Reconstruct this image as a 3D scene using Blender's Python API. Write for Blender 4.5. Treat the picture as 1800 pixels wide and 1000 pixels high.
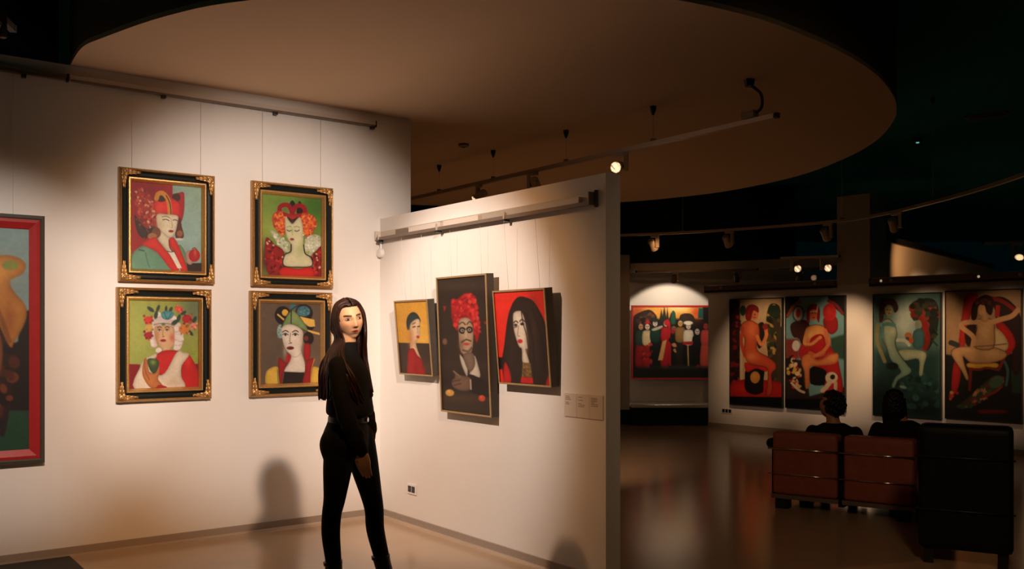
import bpy, bmesh, math, random
import numpy as np
from mathutils import Vector, Matrix
random.seed(7); RNG = np.random.RandomState(11)
SC = bpy.context.scene
for o in list(bpy.data.objects): bpy.data.objects.remove(o)
COL = SC.collection

# ---------------------------------------------------------------- camera, world, exposure
F, HOR, CAMZ = 1630.0, 585.0, 1.5            # focal length in pixels (1800 wide), horizon row, eye height
cd = bpy.data.cameras.new('camera'); cam = bpy.data.objects.new('camera', cd); COL.objects.link(cam)
cam.location = (0, 0, CAMZ); cam.rotation_euler = (math.pi/2, 0, 0)
cd.sensor_width = 36; cd.lens = F/1800*36; cd.shift_y = (HOR-500)/1800; cd.clip_end = 200
SC.camera = cam
w = bpy.data.worlds.new('world'); SC.world = w; w.use_nodes = True
w.node_tree.nodes['Background'].inputs[0].default_value = (0.0001, 0.0040, 0.0044, 1)
w.node_tree.nodes['Background'].inputs[1].default_value = 0.5
vs = SC.view_settings
vs.view_transform = 'Standard'; vs.look = 'None'; vs.gamma = 1; vs.exposure = 0.0; vs.use_curve_mapping = False

WARM = (1.0, 0.95, 0.90); HALO = (1.0, 0.47, 0.17); FAR = (1.0, 0.63, 0.36)
def spot(name, loc, aim, power, deg, blend, color=WARM, size=0.04):
    ld = bpy.data.lights.new(name, 'SPOT'); ld.energy = power; ld.color = color
    ld.spot_size = math.radians(deg); ld.spot_blend = blend; ld.shadow_soft_size = size
    o = bpy.data.objects.new(name, ld); COL.objects.link(o); o.location = loc
    o.rotation_euler = (Vector(aim)-Vector(loc)).to_track_quat('-Z', 'Y').to_euler()
    return o
LIGHTS = [  # gallery spotlights and added fills: name, lamp position, aimed at, watts, cone, blend, colour (each main lamp = neutral core + warm outer halo)
    ('spot_left_pictures',  (0.25, 2.55, 3.25), (-1.80, 7.08, 1.72), 600, 38, 0.68, WARM, 0.10),
    ('halo_left_pictures',  (0.25, 2.55, 3.25), (-1.80, 7.08, 1.35), 310, 48, 0.9, HALO),
    ('spot_left_canvas',    (-1.00, 2.10, 3.25), (-3.36, 5.92, 1.40), 400, 30, 0.7, WARM),
    ('halo_left_canvas',    (-1.00, 2.10, 3.25), (-3.36, 5.92, 1.05), 190, 40, 0.9, HALO),
    ('spot_partition',      (-2.20, 4.60, 3.25), (-0.43, 6.74, 1.28), 280, 50, 0.65, (1.0, 0.97, 0.94)),
    ('halo_partition',      (-2.20, 4.60, 3.25), (-0.30, 6.58, 1.25), 190, 60, 0.9, HALO),
    ('fill_lounge', (1.3, 1.0, 3.6), (2.35, 7.6, 0.3), 130, 50, 0.9, FAR, 0.25),  # added unseen fill, lifts the sofa and the right-hand floor
    ('spot_far_1', (2.85, 12.35, 2.62), (3.80, 14.05, 1.22), 125, 42, 0.85, FAR),
    ('spot_far_2', (3.75, 11.6, 2.62), (4.65, 13.1, 1.25), 165, 42, 0.85, FAR),
    ('spot_far_3', (4.55, 10.7, 2.62), (5.42, 12.3, 1.25), 125, 42, 0.85, FAR),
    ('spot_far_4', (5.20, 9.9, 2.62), (6.05, 11.5, 1.3), 85, 40, 0.85, FAR),
    ('spot_crowd', (2.70, 15.15, 2.40), (2.70, 16.0, 1.42), 54, 92, 0.18, (1.0, 0.82, 0.63)),
    ('spot_side_wall', (6.2, 13.2, 2.75), (7.0, 15.6, 1.62), 150, 38, 0.6, FAR),
    ('halo_side_wall', (6.2, 13.2, 2.75), (6.6, 15.6, 2.2), 45, 100, 0.9, HALO),
    ('spot_side_wall_2', (7.0, 14.2, 2.6), (8.0, 17.0, 1.65), 60, 40, 0.7, FAR),
    ('spot_behind_partition', (0.30, 8.45, 2.82), (-0.1, 10.6, 0.0), 190, 75, 0.8, FAR),
    ('spot_behind_partition_2', (-0.25, 9.2, 2.82), (-1.2, 11.2, 0.0), 120, 75, 0.8, FAR),
    ('fill_niche', (2.1, 13.0, 2.72), (2.3, 15.3, 2.45), 7, 80, 0.9, HALO),  # added weak fill to brighten the niche beam, no lit fixture here
]
for a in LIGHTS: spot(*a)

# ---------------------------------------------------------------- materials
MATS = {}
def lin(c):
    c = np.asarray(c, float)/255.0
    return np.where(c <= 0.04045, c/12.92, ((c+0.055)/1.055)**2.4)
def mat(name, col, rough=0.6, metal=0.0, spec=0.5, noise=0.0, nscale=20, bump=0.0, bscale=60, emit=None, estr=0, stretch=None, coat=0):
    if name in MATS: return MATS[name]
    m = bpy.data.materials.new(name); m.use_nodes = True; nt = m.node_tree; N = nt.nodes
    b = N['Principled BSDF']; b.inputs['Base Color'].default_value = (*col, 1)
    b.inputs['Roughness'].default_value = rough; b.inputs['Metallic'].default_value = metal
    b.inputs['Specular IOR Level'].default_value = spec
    if coat: b.inputs['Coat Weight'].default_value = coat
    if emit: b.inputs['Emission Color'].default_value = (*emit, 1); b.inputs['Emission Strength'].default_value = estr
    tc = None
    if noise or bump:
        tc = N.new('ShaderNodeTexCoord'); src = tc.outputs['Object']
        if stretch:
            mp = N.new('ShaderNodeMapping'); mp.inputs['Scale'].default_value = stretch
            nt.links.new(src, mp.inputs['Vector']); src = mp.outputs['Vector']
    if noise:
        n = N.new('ShaderNodeTexNoise'); n.inputs['Scale'].default_value = nscale; n.inputs['Detail'].default_value = 5
        nt.links.new(src, n.inputs['Vector'])
        mx = N.new('ShaderNodeMix'); mx.data_type = 'RGBA'
        mx.inputs['A'].default_value = (*[min(1, c*(1-noise)) for c in col], 1)
        mx.inputs['B'].default_value = (*[min(1, c*(1+noise)) for c in col], 1)
        nt.links.new(n.outputs['Fac'], mx.inputs['Factor']); nt.links.new(mx.outputs['Result'], b.inputs['Base Color'])
    if bump:
        n2 = N.new('ShaderNodeTexNoise'); n2.inputs['Scale'].default_value = bscale; n2.inputs['Detail'].default_value = 4
        nt.links.new(src, n2.inputs['Vector'])
        bp = N.new('ShaderNodeBump'); bp.inputs['Strength'].default_value = bump; bp.inputs['Distance'].default_value = 0.004
        nt.links.new(n2.outputs['Fac'], bp.inputs['Height']); nt.links.new(bp.outputs['Normal'], b.inputs['Normal'])
    MATS[name] = m; return m
def attr_mat(name, rough=0.5, spec=0.35, bump=0.0):
    if name in MATS: return MATS[name]
    m = bpy.data.materials.new(name); m.use_nodes = True; nt = m.node_tree; N = nt.nodes; b = N['Principled BSDF']
    a = N.new('ShaderNodeVertexColor'); a.layer_name = 'paint'
    nt.links.new(a.outputs['Color'], b.inputs['Base Color'])
    b.inputs['Roughness'].default_value = rough; b.inputs['Specular IOR Level'].default_value = spec
    if bump:
        tc = N.new('ShaderNodeTexCoord'); n2 = N.new('ShaderNodeTexNoise'); n2.inputs['Scale'].default_value = 220
        nt.links.new(tc.outputs['Object'], n2.inputs['Vector']); bp = N.new('ShaderNodeBump')
        bp.inputs['Strength'].default_value = bump; bp.inputs['Distance'].default_value = 0.002
        nt.links.new(n2.outputs['Fac'], bp.inputs['Height']); nt.links.new(bp.outputs['Normal'], b.inputs['Normal'])
    MATS[name] = m; return m
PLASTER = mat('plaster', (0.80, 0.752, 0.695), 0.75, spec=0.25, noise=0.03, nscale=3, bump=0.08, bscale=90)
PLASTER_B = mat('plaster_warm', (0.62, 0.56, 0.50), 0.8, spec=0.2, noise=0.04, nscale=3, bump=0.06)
CEIL = mat('canopy_paint', (0.76, 0.57, 0.40), 0.85, spec=0.15, noise=0.03, nscale=2, bump=0.05)
FASCIA = mat('fascia_paint', (0.26, 0.19, 0.14), 0.9, spec=0.1, noise=0.05)
BLACKP = mat('black_ceiling_paint', (0.02, 0.20, 0.21), 0.95, spec=0.05, noise=0.1)
BLACKW = mat('black_wall_and_shade', (0.008, 0.022, 0.022), 0.8, spec=0.15, noise=0.1)
FLOOR = mat('polished_floor', (0.47, 0.335, 0.215), 0.17, spec=0.5, noise=0.10, nscale=2.5, bump=0.05, bscale=25)
SKIRT = mat('baseboard_grey', (0.36, 0.29, 0.235), 0.5, spec=0.3, noise=0.05)
STRIP = mat('strip_light_metal', (0.75, 0.66, 0.56), 0.3, metal=0.5)
GOLD = mat('antique_gold', (0.50, 0.28, 0.10), 0.40, metal=0.75, noise=0.35, nscale=45, bump=0.5, bscale=120)
GOLD2 = mat('bright_gold', (0.68, 0.40, 0.15), 0.32, metal=0.75, noise=0.22, nscale=60, bump=0.25, bscale=160)
COVE = mat('black_lacquer', (0.008, 0.010, 0.009), 0.4, spec=0.15, noise=0.2)
BRONZE = mat('bronze_box', (0.062, 0.050, 0.036), 0.5, spec=0.4, noise=0.15)
EDGEG = mat('thin_gold_edge', (0.46, 0.31, 0.15), 0.4, metal=0.5, noise=0.2, nscale=50)
BLKFR = mat('black_frame', (0.012, 0.014, 0.013), 0.45, noise=0.2)
REDFR = mat('red_frame', (0.36, 0.018, 0.02), 0.38, noise=0.18, nscale=30)
ALU = mat('aluminium', (0.60, 0.52, 0.43), 0.38, metal=0.55, noise=0.06)
ALUD = mat('aluminium_dark', (0.22, 0.17, 0.13), 0.45, metal=0.4, noise=0.1)
WHITEM = mat('white_enamel', (0.62, 0.54, 0.46), 0.45, noise=0.04)
WIRE = mat('steel_wire', (0.70, 0.62, 0.54), 0.5, metal=0.2, noise=0.05)
BLKPL = mat('black_plastic', (0.012, 0.012, 0.012), 0.4, noise=0.2)
WHITEPL = mat('white_plastic', (0.82, 0.79, 0.75), 0.4, noise=0.02)
CHROME = mat('chrome', (0.75, 0.70, 0.62), 0.18, metal=1.0, noise=0.03)
REDL = mat('red_leather', (0.34, 0.095, 0.065), 0.5, spec=0.4, noise=0.18, nscale=14, bump=0.3, bscale=90)
BLKL = mat('black_leather', (0.006, 0.007, 0.007), 0.5, spec=0.2, noise=0.2, bump=0.3, bscale=90)
LENS = mat('lit_lens', (1, 0.95, 0.85), 0.3, emit=(1.0, 0.86, 0.68), estr=14, noise=0.01)
LENS_OFF = mat('unlit_lens', (0.10, 0.09, 0.08), 0.2, noise=0.05)
LED = mat('teal_led', (0.1, 0.3, 0.3), 0.3, emit=(0.25, 0.8, 0.75), estr=0.5, noise=0.01)
FLOOR_SHADE = mat('dark_floor_shade', (0.035, 0.034, 0.030), 0.8, noise=0.2, bump=0.4)
CANVAS = attr_mat('painted_canvas', 0.5, 0.3, 0.15)
SKIN = attr_mat('skin', 0.5, 0.35)

# ---------------------------------------------------------------- mesh helpers
def obj(name, verts, faces, m=None, parent=None, smooth=False):
    me = bpy.data.meshes.new(name); me.from_pydata([tuple(v) for v in verts], [], [tuple(f) for f in faces])
    if m: me.materials.append(m)
    if smooth: me.polygons.foreach_set('use_smooth', [True]*len(me.polygons))
    me.update(); o = bpy.data.objects.new(name, me); COL.objects.link(o)
    if parent: o.parent = parent
    return o
def bmobj(name, bm, m=None, parent=None, smooth=False):
    bmesh.ops.recalc_face_normals(bm, faces=bm.faces[:])
    me = bpy.data.meshes.new(name); bm.to_mesh(me); bm.free()
    if m: me.materials.append(m)
    if smooth: me.polygons.foreach_set('use_smooth', [True]*len(me.polygons))
    o = bpy.data.objects.new(name, me); COL.objects.link(o)
    if parent: o.parent = parent
    return o
def box_into(bm, lo, hi, bev=0.0, seg=2):
    t = bmesh.new(); bmesh.ops.create_cube(t, size=1)
    for v in t.verts:
        v.co = Vector([(lo[i]+hi[i])/2 + v.co[i]*(hi[i]-lo[i]) for i in range(3)])
    if bev: bmesh.ops.bevel(t, geom=t.edges[:], offset=bev, segments=seg, profile=0.7, affect='EDGES')
    me = bpy.data.meshes.new('tmp'); t.to_mesh(me); t.free(); bm.from_mesh(me); bpy.data.meshes.remove(me)
def box(name, lo, hi, m, parent=None, bev=0.0, seg=2, smooth=False):
    bm = bmesh.new(); box_into(bm, lo, hi, bev, seg); return bmobj(name, bm, m, parent, smooth)
def tube_geo(pts, rad, n=8, cap=True, flat=1.0):
    pts = [Vector(p) for p in pts]; k = len(pts)
    rad = [rad]*k if not hasattr(rad, '__len__') else rad
    T = [(pts[min(i+1, k-1)]-pts[max(i-1, 0)]).normalized() for i in range(k)]
    u = T[0].orthogonal().normalized(); V = []; Fc = []
    for i in range(k):
        u = (u - T[i]*u.dot(T[i])).normalized(); v = T[i].cross(u)
        for j in range(n):
            a = 2*math.pi*j/n; V.append(pts[i] + u*(math.cos(a)*rad[i]) + v*(math.sin(a)*rad[i]*flat))
    for i in range(k-1):
        for j in range(n):
            Fc.append((i*n+j, i*n+(j+1) % n, (i+1)*n+(j+1) % n, (i+1)*n+j))
    if cap: Fc.append(tuple(range(n-1, -1, -1))); Fc.append(tuple(range((k-1)*n, k*n)))
    return V, Fc
def tube(name, pts, rad, m, parent=None, n=8, smooth=True):
    V, Fc = tube_geo(pts, rad, n); return obj(name, V, Fc, m, parent, smooth)
def prism(name, poly, z0, z1, m, parent=None):
    n = len(poly); V = [(x, y, z0) for x, y in poly]+[(x, y, z1) for x, y in poly]
    Fc = [tuple(range(n-1, -1, -1)), tuple(range(n, 2*n))]+[(i, (i+1) % n, n+(i+1) % n, n+i) for i in range(n)]
    bm = bmesh.new(); vv = [bm.verts.new(v) for v in V]
    for f in Fc: bm.faces.new([vv[i] for i in f])
    bmesh.ops.triangulate(bm, faces=[f for f in bm.faces if len(f.verts) > 4])
    return bmobj(name, bm, m, parent)
def tag(o, label, cat, group=None):
    o['label'] = label; o['category'] = cat
    if group: o['group'] = group
    return o
def struct(o, label=None):
    o['kind'] = 'structure'
    if label: o['label'] = label
    return o
def thing(name, label, cat, M=None, group=None):
    o = bpy.data.objects.new(name, None); COL.objects.link(o); o.empty_display_size = 0.1
    if M is not None: o.matrix_world = M
    return tag(o, label, cat, group)

# ---------------------------------------------------------------- walls as local frames: x along wall, y into wall, z up
class Wall:
    def __init__(s, org, d):
        s.o = Vector((org[0], org[1])); s.d = Vector(d).normalized(); s.n = Vector((s.d.y, -s.d.x))  # n: out of the wall
        s.M = Matrix(((s.d.x, -s.n.x, 0, s.o.x), (s.d.y, -s.n.y, 0, s.o.y), (0, 0, 1, 0), (0, 0, 0, 1)))
    def hit(s, px, py, off=0.0):            # pixel -> (s, z) on the wall plane moved out by off
        r = (px-900)/F; o = s.o + s.n*off
        t = (r*o.y-o.x)/(s.d.x-r*s.d.y); Y = o.y+s.d.y*t
        return t, CAMZ+(HOR-py)*Y/F
    def at(s, t, z, off=0.0): return s.M @ Matrix.Translation((t, -off, z))
    def pt(s, t, z, off=0.0): return (s.M @ Vector((t, -off, z)))
def floor_pt(px, py, z=0.0):
    Y = (CAMZ-z)*F/(py-HOR); return Vector(((px-900)/F*Y, Y, z))
def at_depth(px, py, Y): return Vector(((px-900)/F*Y, Y, CAMZ+(HOR-py)*Y/F))
def at_height(px, py, z): Y = (z-CAMZ)*F/(HOR-py); return Vector(((px-900)/F*Y, Y, z))
SA, CA = 0.5976, 0.8018
CORNER = (-1.087, 7.64)
WL = Wall(CORNER, (CA, SA)); WP = Wall(CORNER, (SA, -CA))
WB = Wall((3.45, 14.5), (0.66, -0.75)); WC = Wall((2.7, 16.0), (1, 0))
# ---------------------------------------------------------------- structure
CZ, TOPZ = 3.30, 4.05
bm = bmesh.new(); box_into(bm, (-14, -6, -0.2), (16, 26, 0)); fl = struct(bmobj('floor', bm, FLOOR), 'polished warm grey concrete floor')
def wbox(name, W, t0, t1, z0, z1, y0, y1, m, bev=0):
    o = box(name, (t0, y0, z0), (t1, y1, z1), m, None, bev); o.matrix_world = W.M; return struct(o)
wl_end = WL.hit(722, 400)[0]
wbox('wall_left', WL, -6.5, wl_end, 0, CZ, 0, 0.14, PLASTER)
wbox('wall_left_upper', WL, -6.5, -2.42, CZ, TOPZ, 0, 0.14, BLACKW)  # wall goes on up; its shade is put into the near-black colour
p_end = WP.hit(1065, 600)[0]; PH = 2.44
wbox('wall_partition', WP, 0.0, p_end, 0, PH, 0, 0.115, PLASTER)
# baseboards with a bright metal strip at the floor
for nm, W, a, b in (('left', WL, -6.5, -0.016), ('right', WP, 0.0, p_end)):
    wbox('baseboard_'+nm, W, a, b, 0.014, 0.062, -0.014, 0.0, SKIRT)
    wbox('trim_'+('1' if nm == 'left' else '2'), W, a, b, 0.0, 0.014, -0.022, 0.0, STRIP)
# oval canopy ceiling
pts = [(-2.97, 6.235), (-2.72, 5.86), (-2.50, 5.66), (-1.95, 5.26), (-1.406, 5.015), (-0.3, 4.80), (0.35, 4.84), (0.861, 5.0), (1.35, 5.27), (1.711, 5.56), (2.143, 5.98), (2.53, 6.45),
       (2.856, 6.97), (3.073, 7.41), (3.25, 7.91), (3.414, 8.71), (3.435, 9.59), (3.27, 10.67), (2.75, 11.75), (2.1, 12.4), (1.487, 12.78), (0.4, 13.15), (-0.6, 13.2), (-1.6, 12.95), (-2.6, 12.3), (-3.2, 11.2), (-3.0, 9.6)]
def catmull(P, sub=5, closed=False):
    P = [np.array(p, float) for p in P]; n = len(P); out = []
    for i in range(n if closed else n-1):
        g = (lambda k: P[k % n]) if closed else (lambda k: P[min(max(k, 0), n-1)])
        p0, p1, p2, p3 = g(i-1), g(i), g(i+1), g(i+2)
        for j in range(sub):
            t = j/sub
            out.append(0.5*((2*p1)+(-p0+p2)*t+(2*p0-5*p1+4*p2-p3)*t*t+(-p0+3*p1-3*p2+p3)*t**3))
    if not closed: out.append(P[-1])
    return out
curve = [tuple(p) for p in catmull(pts, 5)]
we = WL.pt(wl_end+0.02, 0, -0.16); wf = WL.pt(wl_end+0.004, 0, 0.0)
poly = curve + [(we.x, we.y), (wf.x, wf.y)]
cp = struct(prism('ceiling_canopy', poly, CZ, CZ+0.03, CEIL), 'smooth oval dropped ceiling')
V = [(x, y, CZ+0.0305) for x, y in curve]+[(x, y, TOPZ-0.001) for x, y in curve]; k = len(curve)
struct(obj('ceiling_canopy_fascia', V, [(i, i+1, k+i+1, k+i) for i in range(k-1)], FASCIA, None, True))
box_o = box('ceiling', (-14, -6, TOPZ), (16, 26, TOPZ+0.1), BLACKP); struct(box_o)
# far gallery
B0, B1 = WB.hit(1245, 600)[0], 6.2
BH = 2.26
wbox('wall_far', WB, B0, B1, 0, BH, 0, 0.12, PLASTER)
wbox('baseboard_far', WB, B0, B1, 0, 0.07, -0.012, 0.0, SKIRT)
c0, c1 = WB.hit(1475, 500)[0], WB.hit(1533, 500)[0]
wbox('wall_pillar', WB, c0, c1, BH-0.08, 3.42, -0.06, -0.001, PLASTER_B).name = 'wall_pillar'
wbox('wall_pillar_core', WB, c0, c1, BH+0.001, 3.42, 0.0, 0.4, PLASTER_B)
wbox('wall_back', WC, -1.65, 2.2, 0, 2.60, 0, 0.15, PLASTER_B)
wbox('wall_back_upper', WC, -4.0, 2.2, 2.60, TOPZ, 0, 0.15, BLACKW)
xl = (1107-900)/F*15.2
struct(box('wall_niche', (xl-0.6, 15.2, 0.24), (xl, 15.999, 2.78), PLASTER_B)); struct(box('wall_niche_base', (xl-0.6, 15.19, 0), (xl, 15.999, 0.24), BLACKW))
struct(box('wall_niche_plinth', (xl+0.001, 15.05, 0), (4.2, 15.999, 0.285), BLACKW))
struct(box('trim_3', (xl+0.001, 15.03, 0.285), (4.2, 15.09, 0.335), STRIP, None, 0.012, 3)); struct(box('trim_4', (xl+0.001, 15.091, 0.2851), (4.2, 15.998, 0.30), ALUD))
# curved beam over the niche
bpts = [((px-900)/F*Y, Y) for px, Y in ((1108, 15.4), (1200, 15.2), (1320, 14.75), (1420, 14.2), (1500, 13.5))]
bc = catmull(bpts, 5); V = []; Fc = []
for x, y in bc:
    for dy, z in ((0, 2.51), (0, 2.655), (0.12, 2.655), (0.12, 2.51)): V.append((x+dy*0.3, y+dy, z))
for i in range(len(bc)-1):
    for j in range(4): Fc.append((i*4+j, i*4+(j+1) % 4, i*4+4+(j+1) % 4, i*4+4+j))
Fc += [(0, 1, 2, 3), tuple(4*(len(bc)-1)+j for j in (3, 2, 1, 0))]
struct(obj('trim_5', V, Fc, PLASTER_B), 'curved beam over the niche')
# side wall running back behind the far panel
WD = Wall((5.0, 13.05), (4.36, 5.45))
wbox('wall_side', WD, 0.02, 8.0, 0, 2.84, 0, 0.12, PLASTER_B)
wbox('trim_6', WD, 0.02, 8.0, 2.84, 2.93, -0.05, 0.12, BLKPL)
# thin dark sheet standing in for the floor shadow by the left wall
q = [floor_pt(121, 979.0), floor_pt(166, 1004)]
dm = thing('floor_shade_sheet', 'dark sheet standing in for floor shadow by the left wall', 'floor shade', WL.at(WL.hit(121, 979)[0], 0.0, 0))
box('shade_body', (-1.5, -1.0, 0.0), (0, -0.03, 0.008), FLOOR_SHADE, dm, 0.003)
box('shade_edge', (-1.5, -1.03, 0.0), (0.012, -1.0005, 0.006), BLKPL, dm)

# ---------------------------------------------------------------- rails
def picture_rail(name, label, W, t0, t1, z, brackets, h=0.035, out=0.05, m=ALU):
    r = thing(name, label, 'rail', W.at(t0, z))
    L = t1-t0
    box('channel', (0, -out, 0), (L, -0.0005, h), m, r, 0.004)
    box('groove', (0.01, -out-0.004, -0.012), (L-0.01, -out*0.35, -0.0002), ALUD, r)
    for e in (0, 1): box('end_cap', ((-0.008, L+0.0002)[e], -out-0.006, -0.016), ((-0.0002, L+0.008)[e], -0.001, h+0.004), BLKPL if e else ALUD, r, 0.002)
    for b in brackets: box('bracket', (b-t0-0.014, -out-0.010, -0.035), (b-t0+0.014, -out*0.3, -0.0125), BLKPL, r, 0.004)
    return r
tl = lambda px, py: WL.hit(px, py)[0]
picture_rail('picture_rail', 'long grey picture rail under the oval ceiling', WL, -2.36, tl(656, 222), 3.195, [tl(285, 163), tl(481, 196), tl(651, 226)], 0.03, 0.045, WHITEM)
picture_rail('picture_rail', 'dark continuation of picture rail beyond the oval ceiling', WL, -5.5, -2.375, 3.195, [tl(40, 116)], 0.03, 0.045, ALUD)
tp = lambda px, py: WP.hit(px, py)[0]
# lighting channel on the partition: trough box with brackets
t0, t1 = tp(671, 400), tp(1046, 330)
r = thing('light_channel', 'aluminium lighting channel along top of partition wall', 'rail', WP.at(t0, 2.275))
L = t1-t0
box('channel_back', (0, -0.010, 0.004), (L, -0.0005, 0.056), ALU, r, 0.002)
box('channel_floor', (0, -0.050, -0.012), (L, -0.0005, 0.0035), ALUD, r, 0.002)
box('channel_lip', (0, -0.055, -0.020), (L, -0.0505, 0.004), ALUD, r, 0.002)
for a, b, mm in ((0.30, 0.48, ALUD), (0.50, 0.92, WHITEM), (1.0, 1.45, WHITEM), (1.55, L-0.1, ALU)):
    box('ballast', (a, -0.042, 0.0045), (b, -0.0105, 0.044), mm, r, 0.004)
for x in (0.05, tp(779, 384)-t0, tp(898, 360)-t0):
    box('bracket', (x-0.014, -0.065, -0.036), (x+0.014, -0.02, -0.0205), BLKPL, r, 0.004)
    box('clip', (x-0.008, -0.062, -0.02), (x+0.008, -0.0555, 0.03), ALU, r, 0.002)
box('end_cap', (L+0.0005, -0.058, -0.018), (L+0.012, -0.001, 0.060), ALUD, r, 0.003)
box('mount_bracket', (L+0.0125, -0.022, -0.03), (L+0.032, -0.001, 0.072), BRONZE, r, 0.006)
box('end_cap', (-0.012, -0.058, -0.018), (-0.0005, -0.001, 0.058), WHITEM, r, 0.003)
s, z = WP.hit(664, 413)
jb = thing('junction_box', 'small round white junction box beside the lighting channel', 'junction box', WP.at(0.005, 2.155))
V, Fc = tube_geo([(0.03, -0.001, 0), (0.03, -0.03, 0), (0.03, -0.036, 0)], [0.038, 0.038, 0.030], 20); obj('housing', V, Fc, WHITEPL, jb)
V, Fc = tube_geo([(0.03, -0.012, 0.036), (0.03, -0.012, 0.085)], 0.008, 8); obj('conduit', V, Fc, WHITEPL, jb)
# rails on top of the far panel
for lab, a, b in (('dark rail on far panel left of the pillar', B0+0.01, c0-0.02), ('dark rail on far panel right of the pillar', c1+0.02, B1-0.05)):
    r = thing('panel_rail', lab, 'rail', WB.at(a, BH-0.12)); L = b-a
    box('channel', (0, -0.10, 0.03), (L, -0.0005, 0.10), ALUD if 'left' in lab else ALUD, r, 0.004)
    box('groove', (0.01, -0.09, 0.0), (L-0.01, -0.004, 0.0295), BLKPL, r, 0.003)
    box('end_cap', (-0.012, -0.104, -0.004), (-0.0005, -0.001, 0.104), BLKPL, r, 0.002)
    for x in np.linspace(0.3, L-0.3, max(2, int(L))): box('clip', (x-0.02, -0.106, 0.05), (x+0.02, -0.1005, 0.085), ALU, r, 0.001)

# ---------------------------------------------------------------- tracks and spotlights
def track(name, label, P, m=ALU, wd=0.036, hangers=(), top=CZ):
    r = thing(name, label, 'track light'); 
    V = []; Fc = []
    P = [Vector(p) for p in P]
    for i, p in enumerate(P):
        d = (P[min(i+1, len(P)-1)]-P[max(i-1, 0)]); d.z = 0; d.normalize(); nn = Vector((-d.y, d.x, 0))
        for a, z in ((-1, 0), (1, 0), (1, 1), (-1, 1)): V.append(p+nn*a*wd/2+Vector((0, 0, z*0.034)))
    for i in range(len(P)-1):
        for j in range(4): Fc.append((i*4+j, i*4+(j+1) % 4, i*4+4+(j+1) % 4, i*4+4+j))
    Fc += [(0, 1, 2, 3), tuple(4*(len(P)-1)+j for j in (3, 2, 1, 0))]
    obj('track_profile', V, Fc, m, r)
    for e in (0, -1):
        V, Fc = tube_geo([P[e]+Vector((0, 0, 0.017))-(P[e]-P[(1, -2)[e]]).normalized()*0.002, P[e]+Vector((0, 0, 0.017))+(P[e]-P[(1, -2)[e]]).normalized()*0.03], 0.024, 4); obj('end_cap', V, Fc, BLKPL, r)
    for h in hangers:
        tube('suspension_wire', [(h.x, h.y, h.z+0.035), (h.x, h.y, top-0.04)], 0.0022, WIRE, r, 6)
        V, Fc = tube_geo([(h.x, h.y, top-0.07), (h.x, h.y, top-0.03), (h.x, h.y, top-0.0005)], [0.008, 0.022, 0.026], 12); obj('ceiling_anchor', V, Fc, BLKPL, r, True)
        box('hanger_clip', (h.x-0.02, h.y-0.02, h.z+0.0342), (h.x+0.02, h.y+0.02, h.z+0.05), ALUD, r)
    return r
def spotlight(label, p, aim, lit, group, m=WHITEM, sc=1.0, side=None):
    """p = underside of the track; the head hangs on an arm and points along aim."""
    r = thing('track_spotlight', label, 'spotlight', Matrix.Translation(p), group); d = Vector(aim).normalized()
    sd = Vector(side) if side else Vector((d.y, -d.x, 0)); sd.z = 0; sd.normalize()
    yaw = Matrix.Rotation(math.atan2(sd.y, sd.x), 4, 'Z')
    a = box('adapter', (-0.055*sc, -0.017*sc, -0.026*sc), (0.055*sc, 0.017*sc, -0.0005), m, r, 0.003); a.matrix_local = yaw
    b = box('arm', (0.020*sc, -0.022*sc, -0.155*sc), (0.052*sc, 0.022*sc, -0.0265*sc), m, r, 0.004); b.matrix_local = yaw
    c = Vector((0, 0, -0.115*sc)) - sd*0.032*sc
    ax = c-d*0.075*sc
    V, Fc = tube_geo([ax, ax+d*0.012*sc, ax+d*0.10*sc, ax+d*0.135*sc, ax+d*0.150*sc, ax+d*0.150*sc, ax+d*0.125*sc], [v*sc for v in (0.030, 0.040, 0.044, 0.050, 0.050, 0.044, 0.042)], 20); obj('lamp_head', V, Fc, m, r, False)
    V, Fc = tube_geo([ax+d*0.126*sc, ax+d*0.134*sc, ax+d*0.138*sc], [0.0415*sc, 0.0415*sc, 0.030*sc], 20); obj('lens', V, Fc, LENS if lit else LENS_OFF, r)
    V, Fc = tube_geo([c+sd*0.030*sc, c+sd*0.056*sc], 0.012*sc, 10); obj('pivot', V, Fc, BLKPL, r)
    return r
# track behind the partition
A = Vector((-0.78, 9.95, 2.99)); Bv = Vector((1.12, 7.37, 2.99)); dv = (Bv-A).normalized()
S_, E_ = A-dv*0.8, at_height(1362, 208, 2.99)
def on_track(px): # closest track point seen at column px
    r = (px-900)/F; t = (r*A.y-A.x)/(dv.x-r*dv.y); return A+dv*t
track('light_track', 'long white lighting track hung over the partition wall', [S_, E_], ALU, 0.04, [on_track(p) for p in (772, 867, 995, 1148)])
spotlight('white track spotlight behind the partition, nearest the left wall', on_track(842), (-0.75, -0.30, -0.62), True, 'spotlights behind the partition')
spotlight('white track spotlight behind the middle of the partition top', on_track(936), (0.30, 0.55, -0.75), True, 'spotlights behind the partition', side=(-1, 0.2, 0))
spotlight('glowing white track spotlight at the end of the partition wall', on_track(1093), (-0.36, -0.90, -0.26), True, 'spotlights behind the partition', side=(0.95, -0.3, 0))
cab0 = at_height(1322, 140, CZ-0.0); c1p = on_track(1336)
cb = thing('power_cable', 'black power cable dropping from ceiling to lighting track', 'cable')
tube('cable', [tuple(p) for p in catmull([(cab0.x-0.03, cab0.y, CZ-0.03), (cab0.x+0.02, cab0.y, CZ-0.06), (c1p.x+0.01, c1p.y, 3.17), (c1p.x+0.005, c1p.y, 3.075), (c1p.x-0.06, c1p.y+0.08, 3.05)], 6)], 0.011, BLKPL, cb)
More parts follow.
